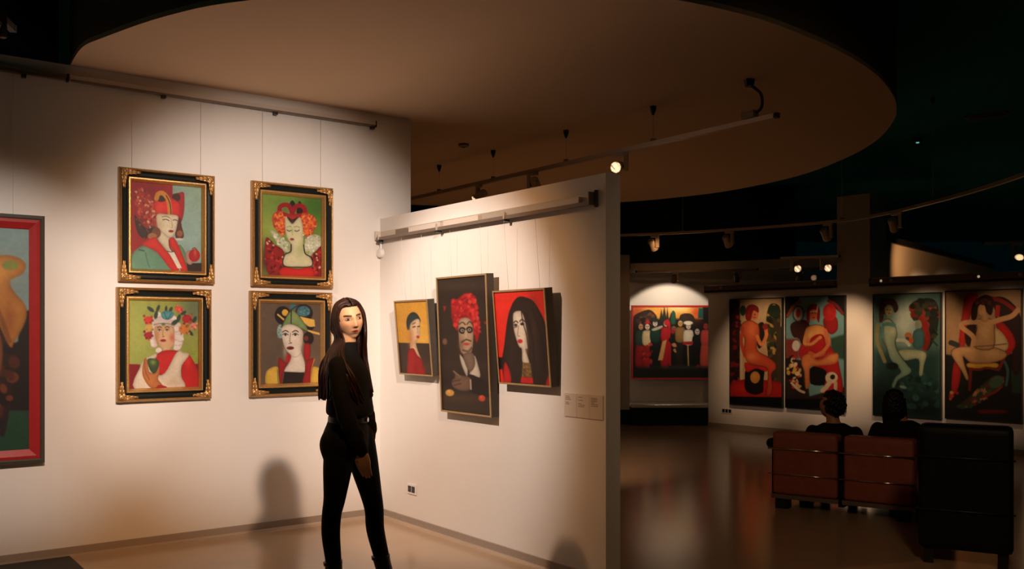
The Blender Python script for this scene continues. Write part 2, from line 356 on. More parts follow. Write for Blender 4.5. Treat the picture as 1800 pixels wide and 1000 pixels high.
V, Fc = tube_geo([(cab0.x-0.02, cab0.y, CZ-0.05), (cab0.x-0.02, cab0.y, CZ-0.0005)], [0.03, 0.04], 14); obj('ceiling_rose', V, Fc, BLKPL, cb)
jp = on_track(1318); box('connector', (-0.055, -0.03, 0.0), (0.055, 0.03, 0.05), ALUD, cb, 0.004).matrix_world = Matrix.Translation(jp+Vector((0, 0, 0.035))) @ Matrix.Rotation(math.atan2(dv.y, dv.x), 4, 'Z')
# small ceiling fixture on the canopy
p = at_height(815, 253, CZ); sm = thing('ceiling_sensor', 'small round sensor on the oval ceiling', 'sensor', Matrix.Translation(p))
V, Fc = tube_geo([(0, 0, -0.0005), (0, 0, -0.02), (0, 0, -0.03)], [0.05, 0.05, 0.03], 16); obj('sensor_body', V, Fc, ALUD, sm); V, Fc = tube_geo([(0, 0, -0.0305), (0, 0, -0.036)], 0.012, 10); obj('sensor_eye', V, Fc, BLKPL, sm)
# curved track around the canopy
cpts = [at_height(px, py, 2.9) for px, py in ((1060, 417), (1092, 415.5), (1200, 411), (1340, 402), (1480, 390), (1560, 377), (1640, 358), (1720, 336), (1800, 310), (1880, 280))]
cc = [Vector(p) for p in catmull([tuple(p) for p in cpts], 5)]
track('light_track', 'curved lighting track following the edge of the oval ceiling', cc, ALU, 0.04, [Vector(cpts[i]) for i in (2, 4, 6)], TOPZ)
def near_curve(px): return min(cc, key=lambda p: abs((p.x/p.y*F+900)-px))
for px, aim, wh in ((1155, (0.5, 0.6, -0.75), 'above the crowd painting'), (1268, (0.5, 0.6, -0.75), 'above left end of far panel'), (1457, (0.5, 0.5, -0.6), 'just left of the pillar'), (1572, (0.55, 0.6, -0.7), 'just right of the pillar')):
    spotlight('unlit spotlight on curved track '+wh, near_curve(px)-Vector((0, 0, 0.001)), aim, False, 'spotlights on the curved track', ALU, 1.15)
# track under the niche beam
N0, N1 = at_depth(1120, 479, 15.05), at_depth(1330, 479, 14.55); N0.z = N1.z = 2.475
track('light_track', 'lighting track under the curved beam above the crowd painting', [N0, N1], ALUD, 0.035)
def between(a, b, px):
    r = (px-900)/F; d = b-a; t = (r*a.y-a.x)/(d.x-r*d.y); return a+d*t
spotlight('lit spotlight aimed at the crowd painting', between(N0, N1, 1188), (0.1, 0.7, -0.7), True, 'far gallery spotlights', ALUD, 0.9)
spotlight('unlit spotlight under the curved beam', between(N0, N1, 1298), (0.2, 0.5, -0.8), False, 'far gallery spotlights', ALUD, 0.9)
# lit group left of the pillar
G0, G1 = at_depth(1372, 459, 13.3), at_depth(1474, 455, 13.0); G0.z = G1.z = 2.555
track('light_track', 'short lighting track beside the pillar', [G0, G1], ALU, 0.04)
for px, wh in ((1396, 'at free end of short track'), (1449, 'on short track, next to the pillar')):
    spotlight('glowing white spotlight '+wh, between(G0, G1, px), (-0.12, -0.95, -0.25), True, 'glowing spotlights beside the pillar', WHITEM, 1.1, side=(-1, 0.0, 0))
H0, H1 = at_depth(1400, 478, 14.0), at_depth(1470, 476, 13.7); H0.z = H1.z = 2.45
track('light_track', 'second short lighting track behind the far panel', [H0, H1], ALUD, 0.035)
spotlight('glowing spotlight low behind the far panel', between(H0, H1, 1425), (-0.12, -0.95, -0.2), True, 'far gallery spotlights', ALUD, 1.0, side=(-1, 0, 0))
spotlight('unlit spotlight low behind the far panel', between(H0, H1, 1409), (0.1, 0.9, -0.4), False, 'far gallery spotlights', ALUD, 1.0, side=(1, 0, 0))
R0, R1 = at_depth(1730, 430, 12.6), at_depth(1860, 424, 12.2); R0.z = R1.z = 2.70
track('light_track', 'lighting track over the side wall', [R0, R1], ALU, 0.04)
spotlight('glowing spotlight over the seated red nude painting', between(R0, R1, 1788), (-0.45, -0.55, -0.6), True, 'far gallery spotlights', ALU, 1.2)
for k, px in enumerate((1556, 1727)):
    s_, z_ = WB.hit(px, 490); 
    d = thing('rail_lamp', 'small round lamp in far panel rail above '+('the teal painting', 'the yellow chair painting')[k], 'lamp', WB.at(s_, BH-0.055, 0.103), 'rail lamps')
    V, Fc = tube_geo([(0, -0.0145, 0), (0, -0.004, 0), (0, 0.0025, 0)], [0.022, 0.03, 0.03], 14); obj('bezel', V, Fc, ALU, d)
    V, Fc = tube_geo([(0, -0.019, 0), (0, -0.0148, 0)], [0.012, 0.017], 14); obj('bulb', V, Fc, mat('dim_bulb', (0.8, 0.6, 0.4), 0.3, emit=(1, 0.72, 0.45), estr=0.35, noise=0.01), d)
# bits in the dark upper corners
spotlight('unlit spotlight high in the dark beside the left wall', Vector(at_depth(-6, 18, 4.4)), (-0.6, 0.5, -0.5), False, 'dark corner spotlights', BRONZE, 0.8)
P0 = at_depth(-60, 30, 4.1); P1 = at_depth(20, 30, 4.7); P0.z = P1.z = at_depth(-6, 18, 4.4).z+0.001
track('light_track', 'short lighting track high in the dark beside the left wall', [P0, P1], BLKPL, 0.03)
p = at_height(1613, 248, TOPZ-0.03); ld = thing('smoke_detector', 'smoke detector with tiny teal light on black ceiling', 'detector', Matrix.Translation((p.x, p.y, TOPZ)))
V, Fc = tube_geo([(0, 0, -0.0005), (0, 0, -0.03), (0, 0, -0.045)], [0.06, 0.06, 0.035], 16); obj('detector_body', V, Fc, BLKPL, ld); V, Fc = tube_geo([(0, 0, -0.0455), (0, 0, -0.056)], 0.02, 10); obj('indicator', V, Fc, LED, ld)
p = at_height(1735, 202, TOPZ); vt = thing('ceiling_vent', 'dark ventilation grille on the black ceiling', 'vent', Matrix.Translation((p.x, p.y, TOPZ)) @ Matrix.Rotation(-0.75, 4, 'Z'))
for a in ((-0.22, -0.10, 0.22, -0.085), (-0.22, 0.085, 0.22, 0.10), (-0.22, -0.0845, -0.205, 0.0845), (0.205, -0.0845, 0.22, 0.0845)): box('frame_bar', (a[0], a[1], -0.02), (a[2], a[3], -0.0005), ALUD, vt)
for k in range(5): box('slat', (-0.2045, -0.066+k*0.033-0.006, -0.015), (0.2045, -0.066+k*0.033+0.006, -0.004), BLKPL, vt)
# sockets
def socket(name, label, W, px, py, n, sz):
    s_, z_ = W.hit(px, py); r = thing(name, label, 'socket', W.at(s_, z_))
    wd = n*sz; box('plate', (-wd/2-0.012, -0.009, -sz/2-0.012), (wd/2+0.012, -0.0005, sz/2+0.012), WHITEPL if n == 2 else PLASTER, r, 0.003)
    for k in range(n):
        x = -wd/2+k*sz
        b = box('socket_insert', (x+0.006, -0.013, -sz/2+0.004), (x+sz-0.006, -0.0092, sz/2-0.004), BLKPL, r, 0.002)
        for e in (-1, 1): box('pin_hole', (x+sz/2+e*0.009-0.003, -0.0136, -0.003), (x+sz/2+e*0.009+0.003, -0.0131, 0.003), ALUD, b)
socket('wall_socket', 'double black socket in white plate low on partition', WP, 725, 859.5, 2, 0.055)
socket('wall_socket', 'triple black socket low on far panel', WB, 1278, 722, 3, 0.06)
# caption sheets
s0, z0 = WP.hit(993, 690); s1, _ = WP.hit(1061, 690); zb = WP.hit(993, 731)[1]
cs = thing('caption_panel', 'pale caption panel with three text columns on partition end', 'caption panel', WP.at(s0, zb))
PAPER = mat('caption_card', (0.68, 0.61, 0.525), 0.6, noise=0.03); INK = mat('caption_ink', (0.30, 0.25, 0.20), 0.7, noise=0.05)
wcol = (s1-s0)/3; hh = z0-zb
for k in range(3):
    c = box('card', (k*wcol+0.0008, -0.006, 0), ((k+1)*wcol-0.0008, -0.0005, hh), PAPER, cs, 0.001)
    rr = random.Random(3+k); bm = bmesh.new(); z = hh-0.022
    while z > hh*0.42:
        L = wcol*rr.uniform(0.25, 0.55); box_into(bm, (k*wcol+0.014, -0.0066, z), (k*wcol+0.014+L, -0.0061, z+0.0045)); z -= 0.0095 if rr.random() > 0.3 else 0.019
    t = bmobj('text_lines', bm, INK, c)
# ---------------------------------------------------------------- painted canvases: flat print held as a colour layer on a fine grid
def homography(src):      # unit square (u right, v down) -> quad TL,TR,BR,BL
    dst = src; A_ = []; b_ = []
    for (u, v), (x, y) in zip(((0, 0), (1, 0), (1, 1), (0, 1)), dst):
        A_ += [[u, v, 1, 0, 0, 0, -u*x, -v*x], [0, 0, 0, u, v, 1, -u*y, -v*y]]; b_ += [x, y]
    h = np.linalg.solve(np.array(A_, float), np.array(b_, float)); return np.append(h, 1).reshape(3, 3)
def vnoise(X, Y, sc, seed=0):
    r = np.random.RandomState(seed); T = r.rand(64, 64); x, y = X/sc, Y/sc
    i, j = np.floor(x).astype(int), np.floor(y).astype(int); fx, fy = x-i, y-j; fx = fx*fx*(3-2*fx); fy = fy*fy*(3-2*fy)
    g = lambda a, b: T[a % 64, b % 64]
    return (g(i, j)*(1-fx)+g(i+1, j)*fx)*(1-fy)+(g(i, j+1)*(1-fx)+g(i+1, j+1)*fx)*fy
class Art:
    def __init__(s, quad, nx, ny, bg, soft=4.0):
        u, v = np.meshgrid(np.linspace(0, 1, nx), np.linspace(0, 1, ny)); H = homography(quad)
        w_ = H[2, 0]*u+H[2, 1]*v+H[2, 2]
        s.X = (H[0, 0]*u+H[0, 1]*v+H[0, 2])/w_; s.Y = (H[1, 0]*u+H[1, 1]*v+H[1, 2])/w_
        s.nx, s.ny = nx, ny; s.C = np.zeros((ny, nx, 3)); s.C[:] = bg; s.soft = soft; s.sp = 1.0
    def put(s, a, c):
        a = np.clip(a, 0, 1)[..., None]; s.C = s.C*(1-a)+np.asarray(c, float)*a
    def sdf(s, P, closed=True):
        P = np.asarray(P, float); lo, hi = P.min(0)-60, P.max(0)+60
        m = (s.X > lo[0]) & (s.X < hi[0]) & (s.Y > lo[1]) & (s.Y < hi[1])
        x, y = s.X[m][:, None], s.Y[m][:, None]
        A_, B_ = (P, np.roll(P, -1, 0)) if closed else (P[:-1], P[1:])
        d = B_-A_; L = (d**2).sum(1)+1e-9
        t = np.clip(((x-A_[:, 0])*d[:, 0]+(y-A_[:, 1])*d[:, 1])/L, 0, 1)
        dist = np.sqrt(((x-A_[:, 0]-t*d[:, 0])**2+(y-A_[:, 1]-t*d[:, 1])**2).min(1))
        if closed:
            cr = ((A_[:, 1] > y) != (B_[:, 1] > y)) & (x < (B_[:, 0]-A_[:, 0])*(y-A_[:, 1])/(B_[:, 1]-A_[:, 1]+1e-12)+A_[:, 0])
            dist = np.where(cr.sum(1) % 2 == 1, -dist, dist)
        out = np.full(s.X.shape, 1e3); out[m] = dist; return out
    def P(s, pts, c, sm=True, soft=None, a=1.0, c2=None, ol=None):
        so = soft or s.soft; pts = catmull(pts, 4, True) if sm else pts
        sd = s.sdf(pts); al = np.clip(0.5-sd/so, 0, 1)*a
        if c2 is not None:   # second pigment blended from top to bottom of the shape
            ys = np.asarray(pts)[:, 1]; t = np.clip((s.Y-ys.min())/(np.ptp(ys)+1e-6), 0, 1)[..., None]
            s.C = s.C*(1-al[..., None])+(np.asarray(c, float)*(1-t)+np.asarray(c2, float)*t)*al[..., None]
        else: s.put(al, c)
        if sm and a == 1.0:      # the painter's modelling: contours worked darker than the middle of each form
            s.C = s.C*(1-(al*0.24*np.exp(-np.clip(-sd, 0, 1e3)/11.0))[..., None])
        if ol is not None: s.put(np.clip(0.5-(np.abs(sd)-2.5)/so, 0, 1)*0.7, ol)
        return s
    def E(s, cx, cy, rx, ry, c, rot=0, soft=None, a=1.0):
        so = soft or s.soft; x, y = s.X-cx, s.Y-cy; k, q = math.cos(rot), math.sin(rot)
        x, y = x*k+y*q, -x*q+y*k; d = (np.sqrt((x/rx)**2+(y/ry)**2)-1)*min(rx, ry)
        s.put(np.clip(0.5-d/so, 0, 1)*a, c); return s
    def L(s, pts, w_, c, a=1.0, sm=True, soft=None):
        pts = [tuple(p) for p in catmull(pts, 5)] if sm and len(pts) > 2 else pts
        s.put(np.clip(0.5-(s.sdf(pts, False)-w_/2)/(soft or s.soft), 0, 1)*a, c); return s
    def G(s, cx, cy, rx, ry, c, a=0.5):
        s.put(np.exp(-((s.X-cx)/rx)**2-((s.Y-cy)/ry)**2)*a, c); return s
    def dots(s, poly, n, r0, r1, cols, seed=1, a=0.9):
        rr = random.Random(seed); P_ = np.asarray(poly, float); lo, hi = P_.min(0), P_.max(0); k = 0; it = 0
        while k < n and it < n*20:
            it += 1; x, y = rr.uniform(lo[0], hi[0]), rr.uniform(lo[1], hi[1])
            ins = False
            for (x1, y1), (x2, y2) in zip(P_, np.roll(P_, -1, 0)):
                if (y1 > y) != (y2 > y) and x < (x2-x1)*(y-y1)/(y2-y1)+x1: ins = not ins
            if ins: s.E(x, y, rr.uniform(r0, r1), rr.uniform(r0, r1), rr.choice(cols), rr.uniform(0, 3), a=a); k += 1
        return s
    def face(s, cx, cy, sc, ink=(60, 40, 35), lip=(150, 40, 40), turn=0.0, eye=True):
        for e in (-1, 1):
            x = cx+e*26*sc+turn*10*sc
            s.L([(x-15*sc, cy-14*sc), (x, cy-22*sc), (x+15*sc, cy-15*sc)], 5*sc, ink)
            if eye: s.E(x, cy, 11*sc, 6*sc, (225, 220, 205)).E(x+turn*3*sc, cy, 6*sc, 6*sc, ink)
            s.L([(x-14*sc, cy-1*sc), (x, cy-8*sc), (x+14*sc, cy)], 4*sc, ink)
        nx_ = cx+turn*22*sc
        s.L([(cx+turn*8*sc, cy-8*sc), (nx_-2*sc, cy+35*sc), (nx_+9*sc, cy+42*sc), (nx_-8*sc, cy+45*sc)], 3.5*sc, ink, 0.6)
        s.E(cx+turn*16*sc, cy+68*sc, 19*sc, 9*sc, lip).L([(cx+turn*16*sc-17*sc, cy+68*sc), (cx+turn*16*sc+17*sc, cy+68*sc)], 2.5*sc, ink, 0.7)
        return s
    def finish(s, gain=1.0, grain=0.03, seed=3):
        n = (vnoise(s.X, s.Y, 9, seed)-0.5)+(vnoise(s.X, s.Y, 37, seed+1)-0.5)
        return np.clip(lin(np.clip(s.C*(1+grain*n[..., None]*2), 0, 255))*gain, 0, 0.92)
def canvas(name, art, wd, ht, parent, y, gain=1.0, grain=0.03):
    """grid mesh wd x ht centred on x, standing on z=0, facing -y"""
    nx, ny = art.nx, art.ny; C = art.finish(gain, grain)
    u, v = np.meshgrid(np.linspace(-0.5, 0.5, nx)*wd, np.linspace(1, 0, ny)*ht)
    co = np.stack([u, np.full_like(u, y), v], -1).reshape(-1, 3)
    i = np.arange((ny-1)*(nx-1)); r, c = i//(nx-1), i % (nx-1); a = r*nx+c
    fc = np.stack([a, a+nx, a+nx+1, a+1], -1)
    me = bpy.data.meshes.new(name); me.vertices.add(len(co)); me.vertices.foreach_set('co', co.ravel())
    me.loops.add(fc.size); me.loops.foreach_set('vertex_index', fc.ravel())
    me.polygons.add(len(fc)); me.polygons.foreach_set('loop_start', np.arange(len(fc))*4)
    try: me.polygons.foreach_set('loop_total', np.full(len(fc), 4))
    except Exception: pass
    ca = me.color_attributes.new('paint', 'FLOAT_COLOR', 'POINT')
    ca.data.foreach_set('color', np.concatenate([C.reshape(-1, 3), np.ones((nx*ny, 1))], 1).ravel())
    me.materials.append(CANVAS); me.update(calc_edges=True); me.validate()
    o = bpy.data.objects.new(name, me); COL.objects.link(o); o.parent = parent; return o

# ---------------------------------------------------------------- frames
def ring(name, wd, ht, prof, m, parent, smooth=False):
    """mitred moulding: prof = closed loop of (inset from outer edge, y); rectangle wd x ht, centred x, z from 0"""
    V = []; n = len(prof)
    for cx, cz in ((-1, 0), (1, 0), (1, 1), (-1, 1)):
        for ins, y in prof: V.append((cx*(wd/2-ins), y, ins if cz == 0 else ht-ins))
    Fc = [(k*n+j, k*n+(j+1) % n, ((k+1) % 4)*n+(j+1) % n, ((k+1) % 4)*n+j) for k in range(4) for j in range(n)]
    bm = bmesh.new(); vv = [bm.verts.new(v) for v in V]
    for f in Fc: bm.faces.new([vv[i] for i in f])
    return bmobj(name, bm, m, parent, smooth)
def wires(parent, wd, ht, zup, y, xs=(-0.36, 0.36)):
    for x in xs: tube('hanging_wire', [(x*wd, y, ht-0.03), (x*wd, y+0.0, zup)], 0.0009, WIRE, parent, 5)
def ornament_mesh(b):
    """cast corner piece: an L of leaf lobes with a boss, in the (+x,+z) quadrant, origin at the outer corner"""
    bm = bmesh.new(); rr = random.Random(5)
    def lobe(x, z, rx, rz, h):
        t = bmesh.new(); bmesh.ops.create_uvsphere(t, u_segments=8, v_segments=5, radius=1)
        for v in t.verts: v.co = Vector((x+v.co.x*rx, -h*0.2+v.co.y*h, z+v.co.z*rz))
        me = bpy.data.meshes.new('t'); t.to_mesh(me); t.free(); bm.from_mesh(me); bpy.data.meshes.remove(me)
    lobe(b*0.50, b*0.50, b*0.46, b*0.46, b*0.20); lobe(b*0.50, b*0.50, b*0.22, b*0.22, b*0.30)
    for k in range(4):       # overlapping acanthus leaves running along both arms
        f = 0.75+k*0.42; w_ = 1-k*0.21
        for sg in (-1, 1):
            lobe(b*f, b*(0.50+sg*0.20*w_), b*0.34, b*0.20*w_, b*0.15*w_); lobe(b*(0.50+sg*0.20*w_), b*f, b*0.20*w_, b*0.34, b*0.15*w_)
    lobe(b*1.35, b*0.50, b*0.95, b*0.09, b*0.20); lobe(b*0.50, b*1.35, b*0.09, b*0.95, b*0.20)
    return bm
def ornate(name, label, px, art, gain, wdom=WL, zup=3.180):
    """px: outer corners TL TR BR BL in photograph pixels"""
    q = [wdom.hit(x, y, 0.05) for x, y in px]
    s0, s1 = (q[0][0]+q[3][0])/2, (q[1][0]+q[2][0])/2; z1, z0 = (q[0][1]+q[1][1])/2, (q[2][1]+q[3][1])/2
    wd, ht = s1-s0, z1-z0; b = 0.142*wd
    r = thing(name, label, 'painting', wdom.at((s0+s1)/2, z0, 0.004) , 'gold framed portraits')
    ring('outer_moulding', wd, ht, [(0, 0), (0, -0.035), (0.006, -0.046), (0.010, -0.050), (0.016, -0.046), (0.019, -0.036), (0.019, 0)], GOLD, r)
    ring('black_cove', wd-0.039, ht-0.039, [(0, 0), (0, -0.034), (0.012, -0.026), (0.030, -0.024), (0.039, -0.028), (0.039, 0)], COVE, r).location.z = 0.0195
    i2 = 0.0590
    ring('inner_moulding', wd-2*i2, ht-2*i2, [(0, 0), (0, -0.030), (0.006, -0.041), (0.014, -0.041), (0.021, -0.032), (b-i2-0.003, -0.014), (b-i2-0.003, 0)], GOLD2, r).location.z = i2
    for e, (cx, cz) in enumerate(((-1, 0), (1, 0), (1, 1), (-1, 1))):
        o = bmobj('corner_ornament', ornament_mesh(b*0.66), GOLD, r, True)
        o.matrix_local = Matrix.Translation((cx*wd/2, -0.044, ht*cz)) @ Matrix.Diagonal((-cx, 1, 1-2*cz, 1))
    cw, ch = wd-2*b+0.004, ht-2*b+0.004
    c = canvas('canvas', art, cw, ch, r, -0.010, gain); c.location.z = b-0.002
    box('backing_board', (-wd/2+0.05, -0.008, 0.05), (wd/2-0.05, -0.001, ht-0.05), BRONZE, r)
    if zup: wires(r, wd, ht, zup-z0, -0.006)
    return r
def boxed(name, label, px, art, W, depth, edge, medge, mside, gain, tilt=0, zup=None, group=None, grain=0.03, off=0.004):
    q = [W.hit(x, y, depth*0.7+off) for x, y in px]
    s0, s1 = (q[0][0]+q[3][0])/2, (q[1][0]+q[2][0])/2; z1, z0 = (q[0][1]+q[1][1])/2, (q[2][1]+q[3][1])/2
    wd, ht = s1-s0, z1-z0
    r = thing(name, label, 'painting', W.at((s0+s1)/2, z0, off) @ Matrix.Rotation(math.radians(tilt), 4, 'X'), group)
    ring('frame', wd, ht, [(0, 0), (0, -depth+0.006), (edge*0.9, -depth+0.006), (edge*0.9, 0)], mside, r)
    ring('front_edge', wd, ht, [(0, -depth+0.0058), (0, -depth), (edge, -depth), (edge, -depth+0.0058)], medge, r)
    c = canvas('canvas', art, wd-2*edge, ht-2*edge, r, -depth+0.010, gain, grain); c.location.z = edge
    box('backing_board', (-wd/2+edge*1.01, -depth+0.013, edge*1.01), (wd/2-edge*1.01, -0.002, ht-edge*1.01), mside, r)
    if zup: wires(r, wd, ht, zup-z0, -0.01, (-0.3, 0.3))
    if off > 0.02:
        for x in (-wd*0.3, wd*0.3): box('added_spacer', (x-0.05, -0.0015, ht*0.3), (x+0.05, off-0.0005, ht*0.7), mside, r)  # added spacers: picture held off the wall so its shadow reaches lower
    return r
# ---------------------------------------------------------------- the paintings on the left wall
def topx(crop, sc, pts): return [(crop[0]+x/sc, crop[1]+y/sc) for x, y in pts]
# 1 lady in red hat with pomegranate
a = Art([(155, 175), (665, 213), (665, 830), (150, 808)], 124, 150, (134, 166, 150), 5)
a.G(640, 300, 120, 160, (150, 175, 150), 0.6).G(600, 560, 120, 160, (160, 190, 185), 0.6)
a.P([(130, 150), (452, 170), (450, 420), (300, 620), (130, 720)], (156, 26, 30), False).G(300, 230, 110, 60, (120, 14, 22), 0.6)
pf = [(175, 250), (230, 225), (290, 260), (320, 370), (325, 480), (280, 540), (215, 450), (175, 360)]
a.P(pf, (160, 48, 38)).dots(pf, 90, 5, 12, [(205, 80, 60), (120, 25, 25), (215, 175, 130), (190, 60, 45)], 2)
a.P([(170, 415), (215, 470), (260, 515), (330, 500), (335, 545), (280, 560), (245, 592), (190, 540)], (62, 40, 30)).dots([(180, 440), (330, 500), (320, 550), (240, 585)], 16, 5, 11, [(90, 45, 35), (120, 60, 40)], 4)
a.P([(440, 270), (500, 250), (530, 245), (540, 280), (535, 400), (510, 470), (480, 420), (500, 330), (455, 320)], (176, 36, 32)).E(480, 285, 32, 30, (70, 32, 26))
a.P([(315, 320), (360, 290), (430, 285), (500, 325), (508, 370), (495, 418), (410, 408), (335, 412)], (218, 42, 34)).G(360, 350, 40, 30, (235, 65, 45), 0.6)
a.E(368, 285, 44, 34, (66, 34, 24)).L([(333, 295), (345, 262), (380, 256), (415, 295), (428, 350), (432, 408)], 34, (206, 132, 44)).L([(405, 272), (432, 330), (440, 408)], 7, (60, 34, 24))
a.P([(505, 430), (520, 500), (535, 560), (520, 590), (480, 590), (470, 520)], (96, 42, 34)).E(505, 550, 22, 24, (150, 90, 60)).E(500, 592, 34, 9, (206, 200, 184))
a.P([(335, 413), (415, 410), (490, 420), (486, 480), (472, 540), (448, 572), (415, 580), (372, 556), (342, 505)], (229, 214, 180)).G(355, 500, 30, 80, (205, 180, 140), 0.7)
a.P([(345, 520), (420, 575), (440, 600), (445, 660), (480, 730), (515, 805), (480, 812), (440, 720), (380, 640), (345, 590)], (226, 210, 176)).E(330, 545, 34, 40, (120, 70, 45)).E(300, 570, 34, 24, (165, 110, 70))
a.L([(378, 450), (402, 446), (425, 455)], 6, (70, 45, 38)).L([(455, 452), (470, 448), (486, 455)], 6, (70, 45, 38)).L([(375, 428), (405, 424), (430, 436)], 5, (120, 80, 60)).L([(440, 440), (450, 500), (440, 508)], 4, (170, 135, 100)).E(440, 533, 19, 9, (140, 34, 34))
a.P([(150, 705), (228, 640), (300, 655), (440, 790), (440, 825), (140, 825)], (106, 152, 122)).L([(250, 690), (262, 750), (280, 800)], 7, (80, 115, 110)).L([(200, 670), (240, 678)], 8, (70, 80, 60))
a.P([(495, 635), (540, 675), (562, 790), (545, 830), (520, 760)], (110, 150, 110))
a.P([(240, 612), (320, 578), (352, 612), (440, 722), (500, 815), (440, 818), (335, 690), (230, 636)], (218, 44, 34)).P([(425, 590), (465, 585), (520, 695), (565, 830), (512, 820), (470, 700), (430, 640)], (218, 44, 34)).L([(425, 600), (432, 655), (470, 700)], 8, (110, 30, 26))
a.P([(415, 676), (462, 686), (520, 805), (488, 808)], (236, 226, 208), False).L([(412, 680), (440, 686), (464, 680)], 5, (40, 30, 28))
a.P([(555, 768), (670, 768), (670, 840), (565, 835)], (46, 32, 30), False).P([(550, 690), (600, 680), (600, 770), (560, 770)], (190, 150, 130)).E(614, 712, 43, 48, (172, 26, 30)).G(620, 690, 12, 30, (220, 110, 80), 0.7).L([(600, 662), (615, 655), (632, 668)], 6, (70, 60, 40))
cr, sc = (200, 280), 4.348
ornate('portrait_painting', 'gold framed portrait of lady in red hat with pomegranate', topx(cr, sc, [(45, 50), (783, 130), (770, 955), (42, 930)]), a, 0.84)
# 2 red-haired queen on green
a = Art([(165, 195), (640, 232), (640, 858), (160, 842)], 112, 145, (112, 140, 58), 5)
a.G(600, 280, 160, 160, (60, 105, 35), 0.9).G(230, 480, 120, 120, (160, 175, 80), 0.7).G(190, 720, 70, 120, (70, 50, 30), 0.9)
a.P([(405, 242), (430, 275), (425, 330), (385, 330), (382, 275)], (24, 40, 34)).P([(460, 248), (490, 290), (480, 340), (440, 340)], (24, 42, 34))
a.L([(300, 345), (305, 300), (340, 280), (380, 290), (405, 350)], 36, (150, 22, 30)).L([(405, 350), (425, 300), (460, 283), (500, 300), (512, 345)], 36, (150, 22, 30)).E(345, 330, 24, 26, (110, 120, 60)).E(465, 330, 26, 26, (44, 20, 22))
hl = [(240, 380), (275, 335), (345, 340), (355, 400), (345, 510), (310, 520), (260, 460)]; hr = [(470, 350), (540, 345), (595, 390), (600, 440), (560, 520), (520, 540), (480, 470), (465, 400)]
for h in (hl, hr): a.P(h, (214, 92, 46)); a.dots(h, 80, 5, 12, [(235, 120, 50), (190, 60, 45), (240, 150, 70), (170, 50, 40)], 6)
a.P([(330, 340), (405, 355), (480, 345), (460, 385), (405, 430), (350, 380)], (176, 40, 34)).P([(360, 375), (405, 395), (455, 378), (405, 432)], (50, 22, 24))
w1 = [(225, 490), (270, 500), (340, 560), (385, 590), (380, 655), (345, 660), (280, 590)]; w2 = [(510, 560), (560, 520), (620, 520), (645, 560), (640, 610), (590, 650), (545, 695), (505, 650)]
for k, h in enumerate((w1, w2)): a.P(h, (204, 206, 176)); a.dots(h, 40, 5, 12, [(235, 235, 215), (150, 165, 100), (180, 190, 150), (225, 215, 200)], 8+k)
s1_ = [(190, 545), (260, 600), (335, 660), (330, 840), (215, 845), (180, 720)]; s2_ = [(645, 620), (600, 650), (560, 700), (555, 860), (645, 865)]
for k, h in enumerate((s1_, s2_)): a.P(h, (150, 26, 28)); a.dots(h, 34, 6, 15, [(80, 15, 20), (110, 20, 22), (195, 50, 40)], 18+k); a.dots(h, 5, 6, 9, [(220, 200, 160)], 28+k)
a.P([(350, 370), (375, 400), (405, 432), (440, 395), (470, 380), (490, 450), (495, 540), (500, 640), (555, 710), (562, 780), (340, 775), (338, 690), (390, 660), (395, 600), (360, 540), (345, 450)], (222, 214, 172)).G(470, 640, 40, 60, (170, 185, 110), 0.6).G(400, 480, 40, 60, (196, 208, 150), 0.6)
a.L([(395, 600), (390, 655), (340, 685), (333, 770), (450, 782), (562, 772), (560, 705), (510, 670), (497, 600)], 9, (40, 34, 26))
a.P([(325, 785), (450, 795), (560, 785), (565, 860), (315, 850)], (212, 38, 34))
a.L([(362, 482), (380, 490), (395, 484)], 7, (70, 60, 50)).L([(425, 486), (445, 490), (462, 480)], 7, (70, 60, 50)).L([(362, 458), (380, 450), (395, 455)], 5, (130, 120, 80)).L([(420, 455), (445, 452), (465, 462)], 5, (130, 120, 80)).L([(405, 470), (404, 515), (412, 520)], 4, (140, 160, 90)).E(402, 556, 17, 10, (150, 60, 50)).E(495, 520, 6, 6, (230, 235, 210))
cr, sc = (430, 300), 4.762
ornate('portrait_painting', 'gold framed portrait of orange-haired queen on green ground', topx(cr, sc, [(72, 78), (750, 148), (743, 985), (62, 965)]), a, 0.82)
# 3 lady with flowers in her hair
a = Art([(155, 172), (665, 183), (668, 795), (152, 805)], 118, 142, (150, 158, 72), 5)
a.G(640, 230, 110, 120, (100, 115, 90), 0.9).G(250, 400, 120, 200, (165, 172, 84), 0.6).G(600, 580, 100, 60, (140, 165, 60), 0.6)
a.P([(140, 625), (230, 630), (230, 815), (140, 815)], (128, 20, 26), False).P([(560, 640), (680, 628), (680, 810), (560, 810)], (130, 20, 26), False)
a.E(405, 330, 84, 70, (206, 190, 180)).E(330, 420, 26, 80, (210, 196, 188)).E(515, 430, 40, 100, (214, 200, 192))
for x, y in ((330, 470), (370, 530), (335, 490), (510, 440), (515, 480), (535, 450), (505, 515), (500, 380), (365, 275), (480, 300)): a.E(x, y, 24, 20, (226, 214, 206)).L([(x-18, y+12), (x, y+17), (x+18, y+10)], 4, (150, 120, 110), 0.7)
for x, y, rx, ry, t in ((310, 235, 30, 14, 0.6), (365, 228, 12, 26, 0.4), (350, 275, 14, 30, 0.2), (555, 262, 24, 12, -0.5), (640, 310, 14, 26, 0.5), (610, 405, 26, 12, 0.8), (490, 330, 30, 16, -0.6), (520, 300, 14, 30, 0.3), (425, 232, 10, 22, 0.1), (460, 238, 12, 22, 0.5)): a.E(x, y, rx, ry, (50, 66, 52), t)
